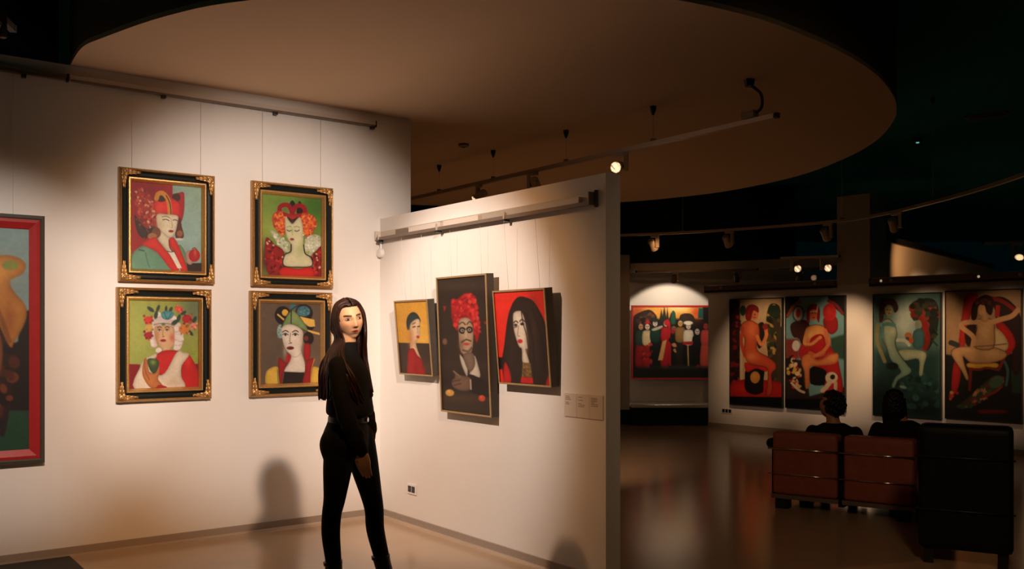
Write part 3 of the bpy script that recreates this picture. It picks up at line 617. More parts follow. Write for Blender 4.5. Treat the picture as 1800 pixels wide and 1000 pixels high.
for x, y, r_, c in ((292, 312, 32, (206, 56, 44)), (298, 370, 30, (206, 160, 80)), (292, 422, 30, (166, 34, 38)), (524, 236, 28, (214, 84, 62)), (582, 305, 36, (172, 34, 38)), (560, 378, 40, (204, 124, 58)), (630, 358, 28, (222, 136, 110))):
    a.E(x, y, r_, r_*0.85, c); a.dots([(x-r_, y-r_), (x+r_, y-r_), (x+r_, y+r_), (x-r_, y+r_)], 7, 6, 11, [tuple(int(v*0.7) for v in c), tuple(min(255, int(v*1.18)) for v in c)], int(x), 0.8)
a.P([(388, 262), (430, 245), (480, 258), (475, 290), (440, 310), (400, 300)], (86, 156, 160)).L([(410, 255), (435, 305), (465, 262)], 5, (40, 90, 95)).E(405, 342, 14, 8, (60, 120, 60)).L([(335, 345), (400, 335), (480, 345)], 6, (120, 100, 95))
a.P([(340, 362), (400, 350), (480, 362), (488, 430), (485, 490), (460, 530), (500, 540), (400, 545), (395, 525), (360, 480), (343, 430)], (218, 176, 130)).G(470, 440, 18, 26, (200, 80, 70), 0.7).G(355, 430, 20, 60, (180, 120, 80), 0.7)
a.face(405, 384, 1.1, (64, 46, 36), (160, 34, 40), -0.1)
a.P([(395, 535), (500, 532), (540, 560), (480, 700), (360, 700), (340, 590)], (196, 34, 32)).P([(580, 560), (620, 590), (670, 690), (680, 810), (540, 810), (535, 660)], (196, 32, 32)).G(590, 610, 24, 40, (220, 56, 46), 0.7)
a.P([(505, 545), (560, 545), (600, 565), (545, 640), (540, 720), (550, 810), (190, 812), (235, 640), (270, 590), (345, 555), (350, 580), (290, 620), (330, 700), (415, 695)], (226, 208, 184)).G(480, 760, 60, 40, (204, 176, 146), 0.6)
a.P([(262, 590), (285, 600), (295, 680), (340, 690), (370, 640), (375, 690), (365, 740), (400, 790), (330, 808), (280, 770), (245, 690)], (196, 118, 62)).L([(265, 600), (270, 680), (300, 740)], 8, (150, 80, 45)).P([(285, 595), (330, 588), (370, 605), (365, 655), (335, 698), (300, 660)], (62, 78, 46)).G(328, 615, 22, 20, (120, 150, 60), 0.9).P([(370, 780), (430, 795), (420, 812), (350, 812)], (190, 30, 32))
cr, sc = (195, 490), 4.348
ornate('portrait_painting', 'gold framed portrait of lady with flowers in white hair', topx(cr, sc, [(48, 62), (775, 82), (772, 920), (50, 943)]), a, 0.82, zup=None)
# 4 lady in green and yellow hat
a = Art([(155, 163), (632, 170), (628, 790), (152, 802)], 108, 138, (98, 82, 68), 5)
a.G(560, 600, 120, 120, (112, 94, 78), 0.6)
a.E(330, 258, 66, 74, (34, 26, 26)).E(348, 236, 26, 26, (222, 172, 66)).L([(290, 252), (350, 302)], 14, (226, 178, 96), sm=False)
a.E(500, 240, 72, 72, (34, 26, 28)).E(498, 225, 52, 42, (66, 112, 122)).dots([(450, 195), (545, 195), (545, 260), (450, 260)], 16, 6, 12, [(90, 140, 145), (50, 90, 105)], 3).E(412, 190, 24, 24, (50, 110, 120))
a.P([(465, 265), (585, 292), (590, 345), (545, 350), (505, 320)], (224, 178, 84), False).P([(520, 368), (628, 398), (628, 414), (540, 392)], (222, 174, 84), False).P([(515, 345), (590, 352), (560, 378), (520, 368)], (34, 28, 26), False)
a.E(310, 385, 28, 55, (140, 168, 160)).dots([(285, 340), (330, 340), (330, 440), (285, 440)], 10, 6, 10, [(100, 150, 150), (170, 190, 180)], 5)
a.P([(398, 218), (455, 260), (510, 330), (530, 385), (480, 365), (400, 330), (320, 352), (345, 285)], (120, 150, 92)).G(430, 270, 30, 40, (150, 165, 100), 0.7).L([(398, 215), (396, 330)], 8, (44, 36, 28), sm=False).L([(318, 355), (350, 280), (398, 215), (470, 175), (540, 190), (560, 230)], 7, (44, 34, 28)).L([(318, 352), (400, 328), (480, 365), (530, 388)], 6, (60, 60, 40))
a.E(535, 440, 44, 52, (38, 28, 26)).E(518, 440, 18, 20, (110, 50, 44)).P([(500, 492), (550, 490), (548, 590), (520, 620), (500, 600)], (166, 36, 36)).E(372, 600, 24, 36, (166, 36, 36))
a.P([(320, 355), (400, 328), (482, 372), (490, 440), (478, 540), (500, 620), (505, 710), (340, 705), (375, 640), (395, 580), (360, 540), (330, 470)], (228, 214, 196)).G(480, 470, 16, 90, (190, 165, 145), 0.6).G(345, 540, 16, 60, (196, 172, 150), 0.6).L([(480, 500), (470, 560), (430, 590), (395, 578)], 4, (160, 130, 115), 0.7)
a.face(392, 412, 1.55, (54, 40, 38), (110, 36, 40), -0.12)
a.P([(185, 760), (205, 690), (290, 668), (300, 802), (200, 805)], (222, 180, 74)).P([(560, 690), (580, 665), (632, 690), (632, 800), (555, 795)], (222, 180, 74)).L([(285, 690), (290, 800)], 10, (110, 140, 60))
a.P([(340, 705), (500, 712), (500, 802), (325, 802)], (38, 28, 26), False).P([(292, 600), (345, 630), (362, 640), (330, 720), (320, 800), (300, 800)], (156, 36, 36)).P([(582, 600), (515, 625), (505, 700), (488, 800), (545, 800), (565, 690)], (156, 36, 36)).L([(583, 605), (560, 690), (552, 800)], 7, (200, 140, 70))
cr, sc = (430, 500), 4.762
ornate('portrait_painting', 'gold framed portrait of pale lady in green and yellow hat', topx(cr, sc, [(55, 53), (743, 68), (735, 915), (50, 943)]), a, 0.82, zup=None)
# big canvas in red frame at the far left
a = Art([(-500, 41), (117, 80), (118, 905), (-500, 960)], 150, 210, (132, 160, 160), 5)
a.G(60, 130, 120, 90, (140, 170, 168), 0.6).P([(-540, 735), (130, 752), (130, 930), (-540, 990)], (34, 72, 52), False).P([(95, 385), (130, 385), (130, 760), (60, 760)], (30, 26, 24), False)
a.P([(-330, 300), (-120, 240), (20, 330), (60, 480), (90, 560), (60, 760), (40, 860), (10, 780), (-120, 800), (-330, 820)], (46, 28, 24)).dots([(-100, 500), (100, 480), (50, 780), (-60, 780)], 50, 8, 26, [(80, 38, 28), (28, 20, 20), (120, 60, 40), (60, 34, 30)], 9)
a.P([(-60, 260), (-10, 200), (40, 178), (90, 190), (108, 218), (95, 250), (62, 272), (70, 310), (108, 370), (105, 430), (75, 500), (60, 520), (20, 420), (-30, 350)], (196, 130, 58)).G(20, 240, 40, 50, (224, 160, 76), 0.8).G(60, 420, 18, 60, (150, 84, 40), 0.7).E(62, 216, 24, 19, (136, 146, 70)).L([(-10, 290), (25, 380), (60, 500)], 14, (120, 66, 36), 0.6)
a.P([(-40, 400), (20, 440), (40, 540), (20, 640), (-60, 600)], (150, 86, 48)).L([(50, 760), (40, 830), (32, 850)], 14, (40, 30, 34)).P([(-30, 640), (10, 700), (20, 820), (-20, 860)], (110, 44, 34))
q = [WL.hit(78, 380, 0.05), WL.hit(79, 812, 0.05)]
s1 = (q[0][0]+q[1][0])/2; z1, z0 = q[0][1], q[1][1]; wd, ht = 1.28, z1-z0
r = thing('large_painting', 'large painting in red frame beside the gold framed portraits', 'painting', WL.at(s1-wd/2, z0, 0.004))
ring('frame', wd, ht, [(0, 0), (0, -0.05), (0.02, -0.055), (0.028, -0.05), (0.028, 0)], BRONZE, r)
ring('red_moulding', wd-0.057, ht-0.057, [(0, 0), (0, -0.048), (0.02, -0.052), (0.062, -0.034), (0.062, 0)], REDFR, r).location.z = 0.0285
c = canvas('canvas', a, wd-0.178, ht-0.178, r, -0.026, 0.8); c.location.z = 0.089
box('backing_board', (-wd/2+0.095, -0.022, 0.095), (wd/2-0.095, -0.002, ht-0.095), BRONZE, r); wires(r, wd, ht, 3.180-z0, -0.006)

# ---------------------------------------------------------------- partition: three box-framed pictures
cr, sc = (680, 460), 3.3333
a = Art([(75, 232), (262, 218), (290, 660), (105, 655)], 64, 118, (206, 150, 54), 5)
a.G(230, 440, 60, 90, (226, 178, 80), 0.7).P([(60, 476), (310, 474), (310, 680), (60, 680)], (58, 44, 36), False).G(240, 620, 60, 40, (90, 64, 44), 0.6)
a.E(180, 350, 40, 60, (44, 50, 48)).P([(145, 330), (180, 290), (215, 320), (218, 352), (160, 372), (148, 400), (140, 370)], (40, 56, 54))
a.P([(160, 372), (190, 335), (216, 335), (220, 390), (215, 440), (195, 470), (205, 520), (225, 580), (165, 540), (160, 470)], (222, 190, 150)).G(165, 450, 18, 60, (190, 120, 70), 0.7).L([(178, 380), (190, 376)], 7, (60, 40, 34), sm=False).L([(206, 376), (216, 374)], 7, (60, 40, 34), sm=False).L([(204, 385), (206, 415)], 3, (160, 110, 80), sm=False).E(206, 438, 9, 8, (170, 40, 36)).L([(175, 362), (192, 352)], 5, (80, 50, 40), sm=False)
a.P([(150, 520), (180, 508), (200, 545), (225, 570), (240, 620), (243, 662), (148, 660), (145, 580)], (168, 30, 30)).G(195, 620, 16, 50, (130, 20, 24), 0.6)
boxed('portrait_painting', 'box framed portrait of lady in red dress on yellow ground', topx(cr, sc, [(70, 228), (266, 213), (294, 664), (100, 660)]), a, WP, 0.065, 0.011, EDGEG, BRONZE, 0.85, 5.0, 2.238, 'box framed portraits on the partition')
a = Art([(325, 100), (607, 75), (632, 900), (345, 870)], 84, 210, (48, 38, 32), 6)
for y, c in ((140, (62, 50, 42)), (200, (44, 34, 30)), (600, (56, 44, 36)), (700, (40, 32, 28)), (800, (74, 58, 44)), (860, (64, 50, 40))): a.G(470, y, 200, 36, c, 0.8)
hp = [(405, 215), (440, 215), (480, 182), (530, 185), (555, 240), (560, 300), (568, 400), (550, 470), (530, 400), (500, 330), (450, 340), (440, 400), (415, 370), (402, 290)]
a.P(hp, (166, 32, 34)).dots(hp, 110, 5, 13, [(200, 50, 48), (120, 20, 26), (182, 40, 42), (212, 72, 62), (146, 26, 32)], 12, 0.75).P([(355, 255), (372, 258), (362, 290)], (150, 30, 34), False).E(362, 465, 14, 18, (110, 84, 62))
a.P([(445, 350), (470, 325), (510, 330), (528, 380), (530, 450), (520, 520), (490, 545), (455, 520), (445, 440)], (176, 148, 120)).G(460, 480, 20, 40, (110, 84, 66), 0.7)
a.E(466, 398, 20, 20, (30, 24, 22)).E(508, 394, 20, 20, (30, 24, 22)).E(466, 398, 10, 9, (190, 180, 160)).E(508, 394, 10, 9, (190, 180, 160)).E(467, 398, 5, 5, (20, 16, 16)).E(508, 394, 5, 5, (20, 16, 16)).L([(485, 396), (492, 394)], 6, (30, 24, 22), sm=False)
a.L([(448, 362), (468, 350), (484, 364)], 6, (60, 44, 38)).L([(494, 362), (510, 346), (526, 360)], 6, (60, 44, 38)).P([(480, 400), (494, 398), (500, 440), (478, 444)], (200, 172, 140)).L([(462, 468), (488, 452), (516, 460)], 7, (52, 40, 34)).E(490, 478, 18, 8, (170, 60, 54)).L([(470, 515), (500, 520), (520, 500)], 12, (70, 54, 44), 0.7)
a.P([(450, 540), (480, 580), (495, 620), (490, 668), (460, 600)], (206, 196, 178)).P([(535, 545), (556, 600), (568, 672), (510, 668), (515, 620)], (206, 196, 178)).P([(470, 545), (525, 530), (540, 600), (505, 640)], (120, 100, 84)).P([(500, 660), (570, 680), (625, 720), (628, 790), (500, 750)], (36, 30, 28))
a.P([(415, 635), (445, 660), (500, 672), (515, 690), (510, 745), (460, 755), (410, 735), (400, 700), (420, 672)], (118, 92, 74)).L([(412, 640), (450, 670)], 9, (130, 104, 84), sm=False).L([(405, 700), (450, 690)], 7, (70, 52, 42), sm=False).L([(415, 722), (455, 712)], 7, (70, 52, 42), sm=False).L([(512, 690), (514, 745)], 7, (200, 186, 166), sm=False)
a.E(388, 768, 26, 20, (204, 152, 72)).G(382, 760, 10, 8, (232, 196, 120), 0.8).E(578, 797, 20, 19, (196, 70, 44)).G(574, 790, 8, 8, (230, 120, 80), 0.7).E(602, 352, 6, 8, (150, 50, 40))
boxed('portrait_painting', 'tall dark box framed portrait of bespectacled man in red turban', topx(cr, sc, [(320, 92), (611, 68), (637, 908), (339, 878)]), a, WP, 0.065, 0.012, EDGEG, BRONZE, 0.85, 2.6, 2.238, 'box framed portraits on the partition')
a = Art([(658, 172), (955, 155), (985, 720), (690, 705)], 92, 145, (226, 48, 36), 6)
a.P([(650, 560), (720, 558), (730, 620), (650, 640)], (30, 22, 22), False)
a.P([(765, 240), (800, 200), (840, 200), (890, 225), (930, 290), (960, 370), (985, 560), (985, 730), (740, 720), (700, 600), (715, 480), (735, 330)], (46, 34, 28)).G(890, 420, 30, 200, (66, 46, 34), 0.7).G(760, 520, 20, 120, (60, 42, 32), 0.6).L([(880, 260), (930, 420), (950, 640)], 14, (34, 24, 22), 0.6).L([(850, 300), (885, 480), (890, 680)], 10, (30, 22, 20), 0.6)
a.P([(715, 590), (745, 640), (750, 710), (706, 705)], (206, 36, 34)).P([(975, 655), (990, 650), (990, 725), (955, 720)], (206, 36, 34))
a.P([(772, 295), (800, 282), (820, 290), (838, 340), (850, 430), (855, 500), (840, 512), (860, 590), (822, 588), (818, 510), (800, 490), (775, 410), (768, 340)], (230, 214, 190)).G(845, 470, 10, 70, (196, 168, 140), 0.6)
a.L([(772, 352), (785, 342), (796, 352)], 6, (40, 30, 28)).L([(808, 344), (822, 332), (838, 346)], 6, (40, 30, 28)).E(783, 366, 10, 7, (40, 32, 30)).E(822, 360, 12, 8, (40, 32, 30)).L([(800, 370), (794, 425), (806, 432)], 4, (150, 120, 100)).E(808, 462, 15, 12, (196, 40, 40)).L([(818, 290), (826, 350), (845, 420), (855, 500)], 5, (40, 30, 26)).L([(775, 380), (790, 376)], 4, (40, 30, 28), sm=False)
a.P([(822, 588), (868, 590), (876, 675), (815, 672)], (120, 92, 54), False).dots([(822, 592), (866, 592), (872, 670), (818, 668)], 20, 4, 7, [(90, 68, 40), (150, 118, 70)], 4).P([(812, 674), (880, 676), (882, 712), (808, 708)], (200, 36, 34), False)
boxed('portrait_painting', 'box framed portrait of long black-haired woman on red ground', topx(cr, sc, [(653, 166), (960, 149), (990, 728), (685, 714)]), a, WP, 0.065, 0.011, EDGEG, BRONZE, 0.85, 5.0, 2.238, 'box framed portraits on the partition')

# ---------------------------------------------------------------- far gallery
FG = 0.85
cr, sc = (1090, 480), 4.1667
a = Art([(92, 250), (760, 247), (760, 768), (92, 768)], 168, 132, (34, 24, 22), 6)
a.P([(90, 245), (770, 245), (770, 330), (90, 340)], (226, 156, 60), False, 20).G(430, 260, 90, 30, (245, 215, 140), 0.9).G(120, 290, 60, 60, (190, 70, 40), 0.8).G(560, 290, 40, 50, (206, 74, 40), 0.9)
a.P([(95, 330), (120, 300), (200, 270), (245, 290), (260, 340), (120, 380)], (52, 36, 28)).dots([(120, 300), (240, 280), (250, 350), (120, 370)], 18, 8, 18, [(70, 46, 34), (34, 26, 24), (110, 60, 40)], 3)
for x, w_, t in ((300, 14, 265), (322, 18, 245), (345, 10, 250), (372, 16, 290)): a.P([(x, t), (x+w_, 340), (x+w_, 420), (x-w_, 420), (x-w_, 340)], (40, 34, 30), False)
a.P([(388, 275), (404, 300), (404, 370), (372, 370), (374, 300)], (34, 92, 66)).P([(440, 310), (500, 295), (540, 320), (540, 380), (440, 380)], (60, 44, 34)).P([(575, 255), (605, 255), (610, 330), (570, 330)], (30, 84, 74), False).P([(605, 250), (770, 250), (770, 400), (610, 360)], (30, 26, 26), False)
rr = random.Random(4)
folk = [(150, 395, (44, 66, 54), (150, 30, 34), (196, 150, 110)), (198, 395, (220, 196, 150), (150, 34, 34), (226, 206, 180)), (255, 370, (30, 60, 50), (24, 30, 28), (220, 214, 196)), (335, 370, (186, 30, 36), (180, 30, 36), (230, 210, 180)), (392, 410, (30, 26, 28), (26, 22, 24), (150, 90, 70)), (440, 370, (150, 110, 60), (40, 34, 30), (214, 170, 100)), (500, 390, (228, 216, 190), (26, 24, 26), (226, 214, 196)), (565, 430, (26, 26, 28), (22, 22, 24), (190, 180, 170)), (628, 390, (190, 70, 60), (196, 80, 60), (150, 50, 44)), (690, 400, (120, 30, 34), (60, 30, 30), (200, 160, 120)), (735, 390, (50, 70, 60), (30, 40, 36), (200, 160, 120))]
for x, y, top, bot, skin_ in folk:
    a.P([(x-30, y+120), (x+30, y+120), (x+38, 690), (x-38, 690)], bot).P([(x-34, y+40), (x, y+26), (x+34, y+40), (x+32, y+130), (x-32, y+130)], top).E(x, y, 17, 22, skin_).E(x-6, y-3, 4, 3, (60, 40, 36)).E(x+7, y-3, 4, 3, (60, 40, 36)).E(x, y+10, 5, 3, (160, 40, 40))
a.P([(170, 385), (198, 342), (232, 385), (225, 372), (180, 372)], (214, 46, 40)).P([(322, 360), (342, 338), (365, 362), (366, 470), (345, 470), (352, 400), (325, 380)], (206, 36, 42)).P([(232, 410), (305, 385), (300, 405), (245, 425)], (214, 200, 176))
a.P([(310, 500), (340, 490), (310, 640), (275, 640)], (206, 160, 96), False).P([(350, 490), (372, 520), (372, 690), (345, 660)], (170, 28, 34), False).E(498, 365, 34, 14, (232, 222, 200)).P([(455, 505), (535, 500), (530, 525), (460, 525)], (176, 34, 36), False).L([(495, 530), (500, 680)], 10, (190, 150, 90), sm=False).E(255, 345, 20, 16, (40, 44, 42)).E(130, 352, 14, 18, (60, 50, 50)).E(385, 430, 16, 16, (150, 34, 34))
a.dots([(150, 520), (240, 520), (240, 690), (150, 690)], 18, 10, 16, [(170, 34, 36), (120, 24, 28), (196, 60, 50)], 6).dots([(385, 500), (405, 500), (405, 580), (385, 580)], 7, 8, 12, [(206, 140, 90)], 2).E(572, 700, 24, 28, (156, 32, 34)).P([(85, 690), (770, 690), (770, 775), (85, 775)], (28, 30, 28), False, 30).G(430, 690, 200, 14, (70, 64, 56), 0.6)
boxed('crowd_painting', 'wide painting of costumed crowd in thin red frame', topx(cr, sc, [(82, 236), (770, 236), (770, 778), (82, 778)]), a, WC, 0.05, 0.028, REDFR, BRONZE, FG, off=0.13)
cr, sc = (1270, 500), 4.1667
a = Art([(58, 112), (435, 100), (438, 905), (60, 868)], 96, 190, (196, 164, 120), 6)
a.G(300, 180, 90, 90, (222, 196, 150), 0.7).P([(50, 100), (125, 110), (130, 330), (128, 740), (50, 760)], (46, 24, 24), False, 10).dots([(60, 180), (125, 180), (125, 720), (60, 720)], 26, 10, 24, [(120, 26, 28), (60, 22, 24), (30, 22, 22), (170, 40, 36)], 5).E(150, 190, 22, 38, (40, 60, 44)).P([(128, 340), (140, 340), (150, 690), (130, 720)], (206, 186, 150), False)
tr = [(345, 150), (400, 145), (425, 200), (420, 420), (400, 730), (360, 720), (330, 480), (320, 260)]
a.P(tr, (60, 52, 34)).dots(tr, 60, 8, 24, [(200, 160, 80), (30, 32, 26), (44, 60, 40), (90, 74, 44)], 7).E(380, 195, 46, 44, (36, 52, 36)).P([(395, 330), (445, 300), (445, 740), (395, 740)], (66, 54, 40), False, 10).P([(255, 300), (300, 280), (330, 380), (270, 470), (250, 400)], (40, 32, 28))
a.P([(50, 730), (180, 690), (300, 700), (440, 730), (440, 840), (50, 820)], (176, 30, 30)).G(140, 760, 60, 30, (206, 44, 36), 0.7).P([(50, 815), (445, 832), (445, 915), (50, 890)], (8, 14, 14), False)
a.P([(180, 620), (300, 590), (300, 720), (295, 790), (230, 805), (170, 770), (165, 680)], (22, 18, 20)).E(240, 680, 36, 44, (196, 130, 60)).G(232, 668, 16, 20, (220, 170, 90), 0.7)
a.P([(165, 570), (240, 590), (325, 600), (320, 640), (250, 615), (180, 640)], (206, 44, 40))
sk, sk2 = (212, 98, 56), (230, 140, 84)
a.P([(205, 262), (240, 280), (265, 300), (272, 380), (250, 440), (262, 490), (330, 530), (385, 575), (392, 620), (360, 660), (370, 760), (350, 815), (320, 810), (335, 680), (320, 610), (235, 590), (180, 560), (160, 480), (165, 400), (135, 330), (150, 280)], sk, c2=(196, 62, 44), ol=(90, 30, 26)).G(215, 530, 50, 36, sk2, 0.8).G(215, 330, 30, 60, sk2, 0.6).L([(150, 320), (138, 420), (165, 520)], 24, (190, 70, 48)).L([(255, 380), (285, 440), (320, 380), (318, 330)], 26, sk2).E(312, 310, 20, 22, (150, 40, 40))
a.E(230, 215, 34, 44, (216, 128, 84)).P([(175, 170), (215, 145), (258, 165), (262, 205), (225, 190), (205, 260), (170, 250)], (150, 36, 38)).E(236, 220, 5, 4, (50, 30, 30)).L([(225, 240), (242, 242)], 4, (130, 30, 34), sm=False)
boxed('figure_painting', 'tall painting of red-haired figure seated sideways on black drum', topx(cr, sc, [(53, 107), (440, 95), (443, 910), (55, 873)]), a, WB, 0.05, 0.012, BLKFR, BLKFR, FG, 0, None, 'tall paintings on the far panel')
a = Art([(462, 95), (893, 82), (895, 935), (472, 890)], 104, 196, (106, 150, 150), 6)
a.G(670, 160, 90, 90, (130, 176, 176), 0.7).P([(455, 80), (560, 90), (545, 140), (480, 240), (455, 250)], (26, 28, 30), False).P([(770, 85), (900, 75), (900, 240), (840, 190), (780, 130)], (26, 26, 28), False).L([(475, 230), (515, 160), (560, 125)], 22, (150, 70, 44)).L([(775, 120), (830, 150), (880, 215)], 24, (120, 40, 38))
a.P([(500, 290), (600, 260), (640, 330), (600, 480), (560, 400), (515, 380)], (60, 26, 26)).P([(740, 250), (830, 240), (845, 330), (800, 370), (750, 330)], (150, 32, 32)).E(553, 215, 42, 60, (60, 56, 52)).E(553, 215, 34, 50, (176, 172, 160)).E(550, 210, 16, 34, (176, 44, 38)).E(783, 205, 50, 66, (176, 34, 34)).G(775, 195, 20, 24, (206, 60, 48), 0.7)
a.P([(465, 400), (560, 400), (560, 540), (465, 560)], (120, 44, 40), False, 20).E(538, 450, 28, 40, (190, 184, 176)).P([(790, 400), (900, 370), (900, 560), (800, 540)], (44, 74, 60), False, 20).P([(465, 540), (600, 560), (640, 820), (900, 760), (900, 940), (465, 900)], (44, 32, 30), False, 10).P([(465, 830), (900, 850), (900, 940), (465, 900)], (8, 14, 14), False)
dr = [(475, 560), (520, 520), (560, 600), (590, 700), (600, 780), (540, 770), (480, 680)]
a.P(dr, (30, 22, 22)).dots(dr, 44, 8, 20, [(206, 160, 76), (170, 36, 36), (26, 20, 20), (214, 190, 150)], 13).L([(510, 720), (560, 770), (600, 790)], 18, (206, 186, 156)).P([(640, 620), (760, 600), (770, 730), (650, 730)], (16, 16, 18))
a.P([(560, 480), (640, 380), (740, 400), (830, 520), (860, 620), (880, 800), (740, 800), (760, 640), (600, 580)], (170, 34, 34))
a.P([(605, 335), (640, 305), (700, 298), (752, 325), (770, 420), (745, 530), (640, 530), (600, 440)], (212, 146, 82), c2=(190, 84, 56), ol=(90, 36, 30)).G(640, 370, 26, 30, (228, 182, 112), 0.8).G(700, 350, 30, 30, (222, 168, 100), 0.7)
a.P([(650, 395), (700, 368), (742, 385), (752, 470), (700, 515), (640, 490), (610, 520), (575, 500), (630, 440)], (176, 34, 36)).L([(618, 345), (600, 430), (650, 440), (715, 392)], 25, (206, 136, 80)).L([(752, 340), (780, 430), (735, 495), (668, 532)], 26, (196, 112, 68)).L([(612, 450), (660, 452), (712, 408)], 6, (120, 50, 40), 0.7).L([(760, 440), (720, 490)], 6, (120, 50, 40), 0.6)
a.P([(590, 530), (640, 510), (700, 560), (830, 510), (850, 545), (820, 590), (680, 600), (640, 620), (640, 740), (610, 760), (600, 640), (580, 580)], (206, 120, 70)).G(800, 540, 40, 26, (224, 150, 90), 0.7)
a.E(664, 215, 36, 48, (196, 90, 60)).P([(615, 190), (640, 148), (690, 148), (712, 200), (705, 280), (690, 250), (690, 190), (640, 190), (635, 280), (615, 270)], (140, 28, 32)).L([(640, 200), (690, 200)], 8, (220, 190, 140), sm=False).L([(695, 155), (690, 190)], 8, (220, 200, 150), sm=False).E(655, 208, 5, 4, (50, 30, 30)).E(676, 208, 5, 4, (50, 30, 30)).E(666, 245, 10, 5, (150, 30, 34))
a.E(800, 690, 46, 42, (206, 190, 160)).E(808, 685, 18, 18, (36, 28, 28)).L([(790, 720), (760, 760), (735, 780)], 34, (196, 178, 150)).L([(830, 730), (830, 770)], 26, (186, 168, 142))
boxed('figure_painting', 'tall painting of figure enthroned in red drapery under blue sky', topx(cr, sc, [(457, 90), (898, 77), (900, 940), (467, 895)]), a, WB, 0.05, 0.012, BLKFR, BLKFR, FG, 0, None, 'tall paintings on the far panel')
cr, sc = (1510, 490), 3.7034
a = Art([(98, 105), (530, 92), (530, 905), (98, 890)], 114, 214, (70, 104, 98), 6)
a.G(300, 300, 110, 170, (186, 206, 192), 0.95).G(300, 260, 50, 80, (200, 214, 198), 0.8).G(140, 130, 60, 40, (90, 104, 84), 0.8).P([(90, 470), (540, 470), (540, 915), (90, 915)], (34, 66, 62), False, 80).G(120, 800, 120, 160, (10, 24, 24), 0.95).G(430, 840, 160, 90, (8, 26, 24), 0.95).dots([(230, 650), (520, 600), (520, 820), (260, 840)], 60, 8, 24, [(36, 78, 70), (24, 54, 50), (60, 110, 98), (16, 36, 34)], 21, 0.7)
fo = [(340, 170), (390, 135), (480, 130), (520, 200), (510, 330), (460, 450), (420, 450), (395, 300), (350, 240)]
a.P(fo, (34, 40, 34)).dots(fo, 50, 10, 26, [(120, 34, 30), (24, 30, 28), (60, 60, 40), (150, 50, 36), (40, 56, 44)], 22).L([(405, 260), (440, 330), (450, 400), (430, 450)], 34, (150, 40, 32), 0.8).L([(480, 400), (510, 430)], 12, (40, 60, 54), sm=False)
a.E(390, 300, 22, 34, (130, 140, 120)).P([(360, 340), (420, 330), (420, 440), (355, 440)], (66, 110, 112)).E(325, 370, 24, 22, (176, 110, 60)).E(340, 400, 18, 20, (190, 90, 44)).E(318, 390, 12, 12, (60, 80, 90)).L([(250, 400), (300, 400), (330, 430)], 22, (196, 208, 190))
b1, b2 = (176, 190, 156), (110, 150, 134)
a.P([(260, 470), (350, 460), (420, 470), (440, 500), (425, 560), (415, 620), (395, 620), (390, 520), (300, 530)], b1).G(420, 490, 20, 20, (206, 210, 180), 0.7)
a.P([(150, 290), (190, 260), (230, 290), (250, 350), (240, 420), (260, 480), (320, 560), (345, 590), (330, 620), (260, 660), (235, 710), (215, 700), (240, 640), (275, 600), (210, 530), (180, 440), (150, 380)], b1, c2=b2, ol=(34, 56, 50)).G(225, 340, 24, 24, (206, 212, 186), 0.7).G(160, 420, 16, 80, (80, 96, 76), 0.8).L([(125, 300), (118, 400), (150, 490), (170, 540)], 24, (120, 116, 80)).L([(150, 300), (190, 295), (230, 300)], 26, (90, 140, 140)).L([(160, 300), (155, 380)], 16, (80, 120, 122))
a.P([(140, 150), (180, 128), (235, 135), (260, 190), (235, 220), (215, 170), (165, 190), (160, 260), (135, 280)], (66, 40, 36)).dots([(145, 150), (230, 140), (250, 200), (150, 230)], 16, 9, 15, [(130, 40, 36), (90, 36, 34), (60, 60, 40)], 23).E(195, 205, 24, 36, (170, 160, 112)).E(188, 200, 4, 3, (40, 36, 30)).E(206, 200, 4, 3, (40, 36, 30)).E(200, 225, 7, 4, (130, 60, 50)).E(220, 570, 40, 24, (20, 34, 30)).E(290, 705, 24, 10, (120, 150, 140), 0.2)
boxed('figure_painting', 'tall teal painting of pale seated figure with fruit', topx(cr, sc, [(92, 100), (536, 87), (536, 911), (92, 896)]), a, WB, 0.05, 0.012, BLKFR, BLKFR, FG, 0, None, 'tall paintings on the far panel')
a = Art([(565, 88), (1050, 65), (1062, 938), (572, 900)], 124, 222, (150, 118, 84), 6)
a.G(900, 150, 200, 80, (176, 146, 108), 0.6).G(620, 300, 60, 160, (170, 136, 100), 0.6).P([(560, 490), (640, 500), (1070, 480), (1070, 945), (560, 905)], (26, 26, 24), False, 12).P([(990, 590), (1070, 600), (1070, 750), (1000, 740)], (34, 56, 44), False)
a.P([(690, 110), (740, 95), (770, 120), (720, 250), (690, 430), (650, 440), (665, 260)], (180, 40, 34)).P([(850, 130), (940, 120), (1030, 200), (1060, 330), (1050, 600), (1000, 600), (990, 420), (900, 330), (880, 200)], (46, 28, 26)).L([(860, 125), (940, 150), (1020, 210)], 26, (130, 34, 32)).P([(890, 300), (930, 280), (1000, 360), (1015, 440), (960, 500), (945, 420)], (180, 36, 34)).P([(885, 170), (915, 170), (910, 260), (880, 240)], (160, 40, 34), False).P([(690, 320), (760, 300), (750, 430), (700, 430)], (44, 28, 26))
a.P([(870, 330), (910, 330), (965, 400), (960, 460), (870, 470)], (206, 178, 130))
a.P([(615, 560), (640, 540), (665, 610), (640, 730), (605, 720)], (166, 32, 34)).dots([(600, 720), (650, 720), (640, 780), (590, 780)], 8, 8, 15, [(170, 40, 36), (190, 150, 90)], 31)
a.P([(715, 545), (890, 545), (900, 575), (820, 580), (720, 580)], (214, 164, 60)).L([(720, 582), (780, 590), (830, 578), (910, 590)], 16, (110, 40, 34)).L([(728, 590), (722, 720)], 20, (110, 34, 32), sm=False).L([(915, 580), (950, 500)], 20, (120, 36, 34), sm=False)
dr = [(800, 690), (880, 630), (940, 640), (940, 700), (860, 760), (720, 840), (640, 830), (700, 780)]
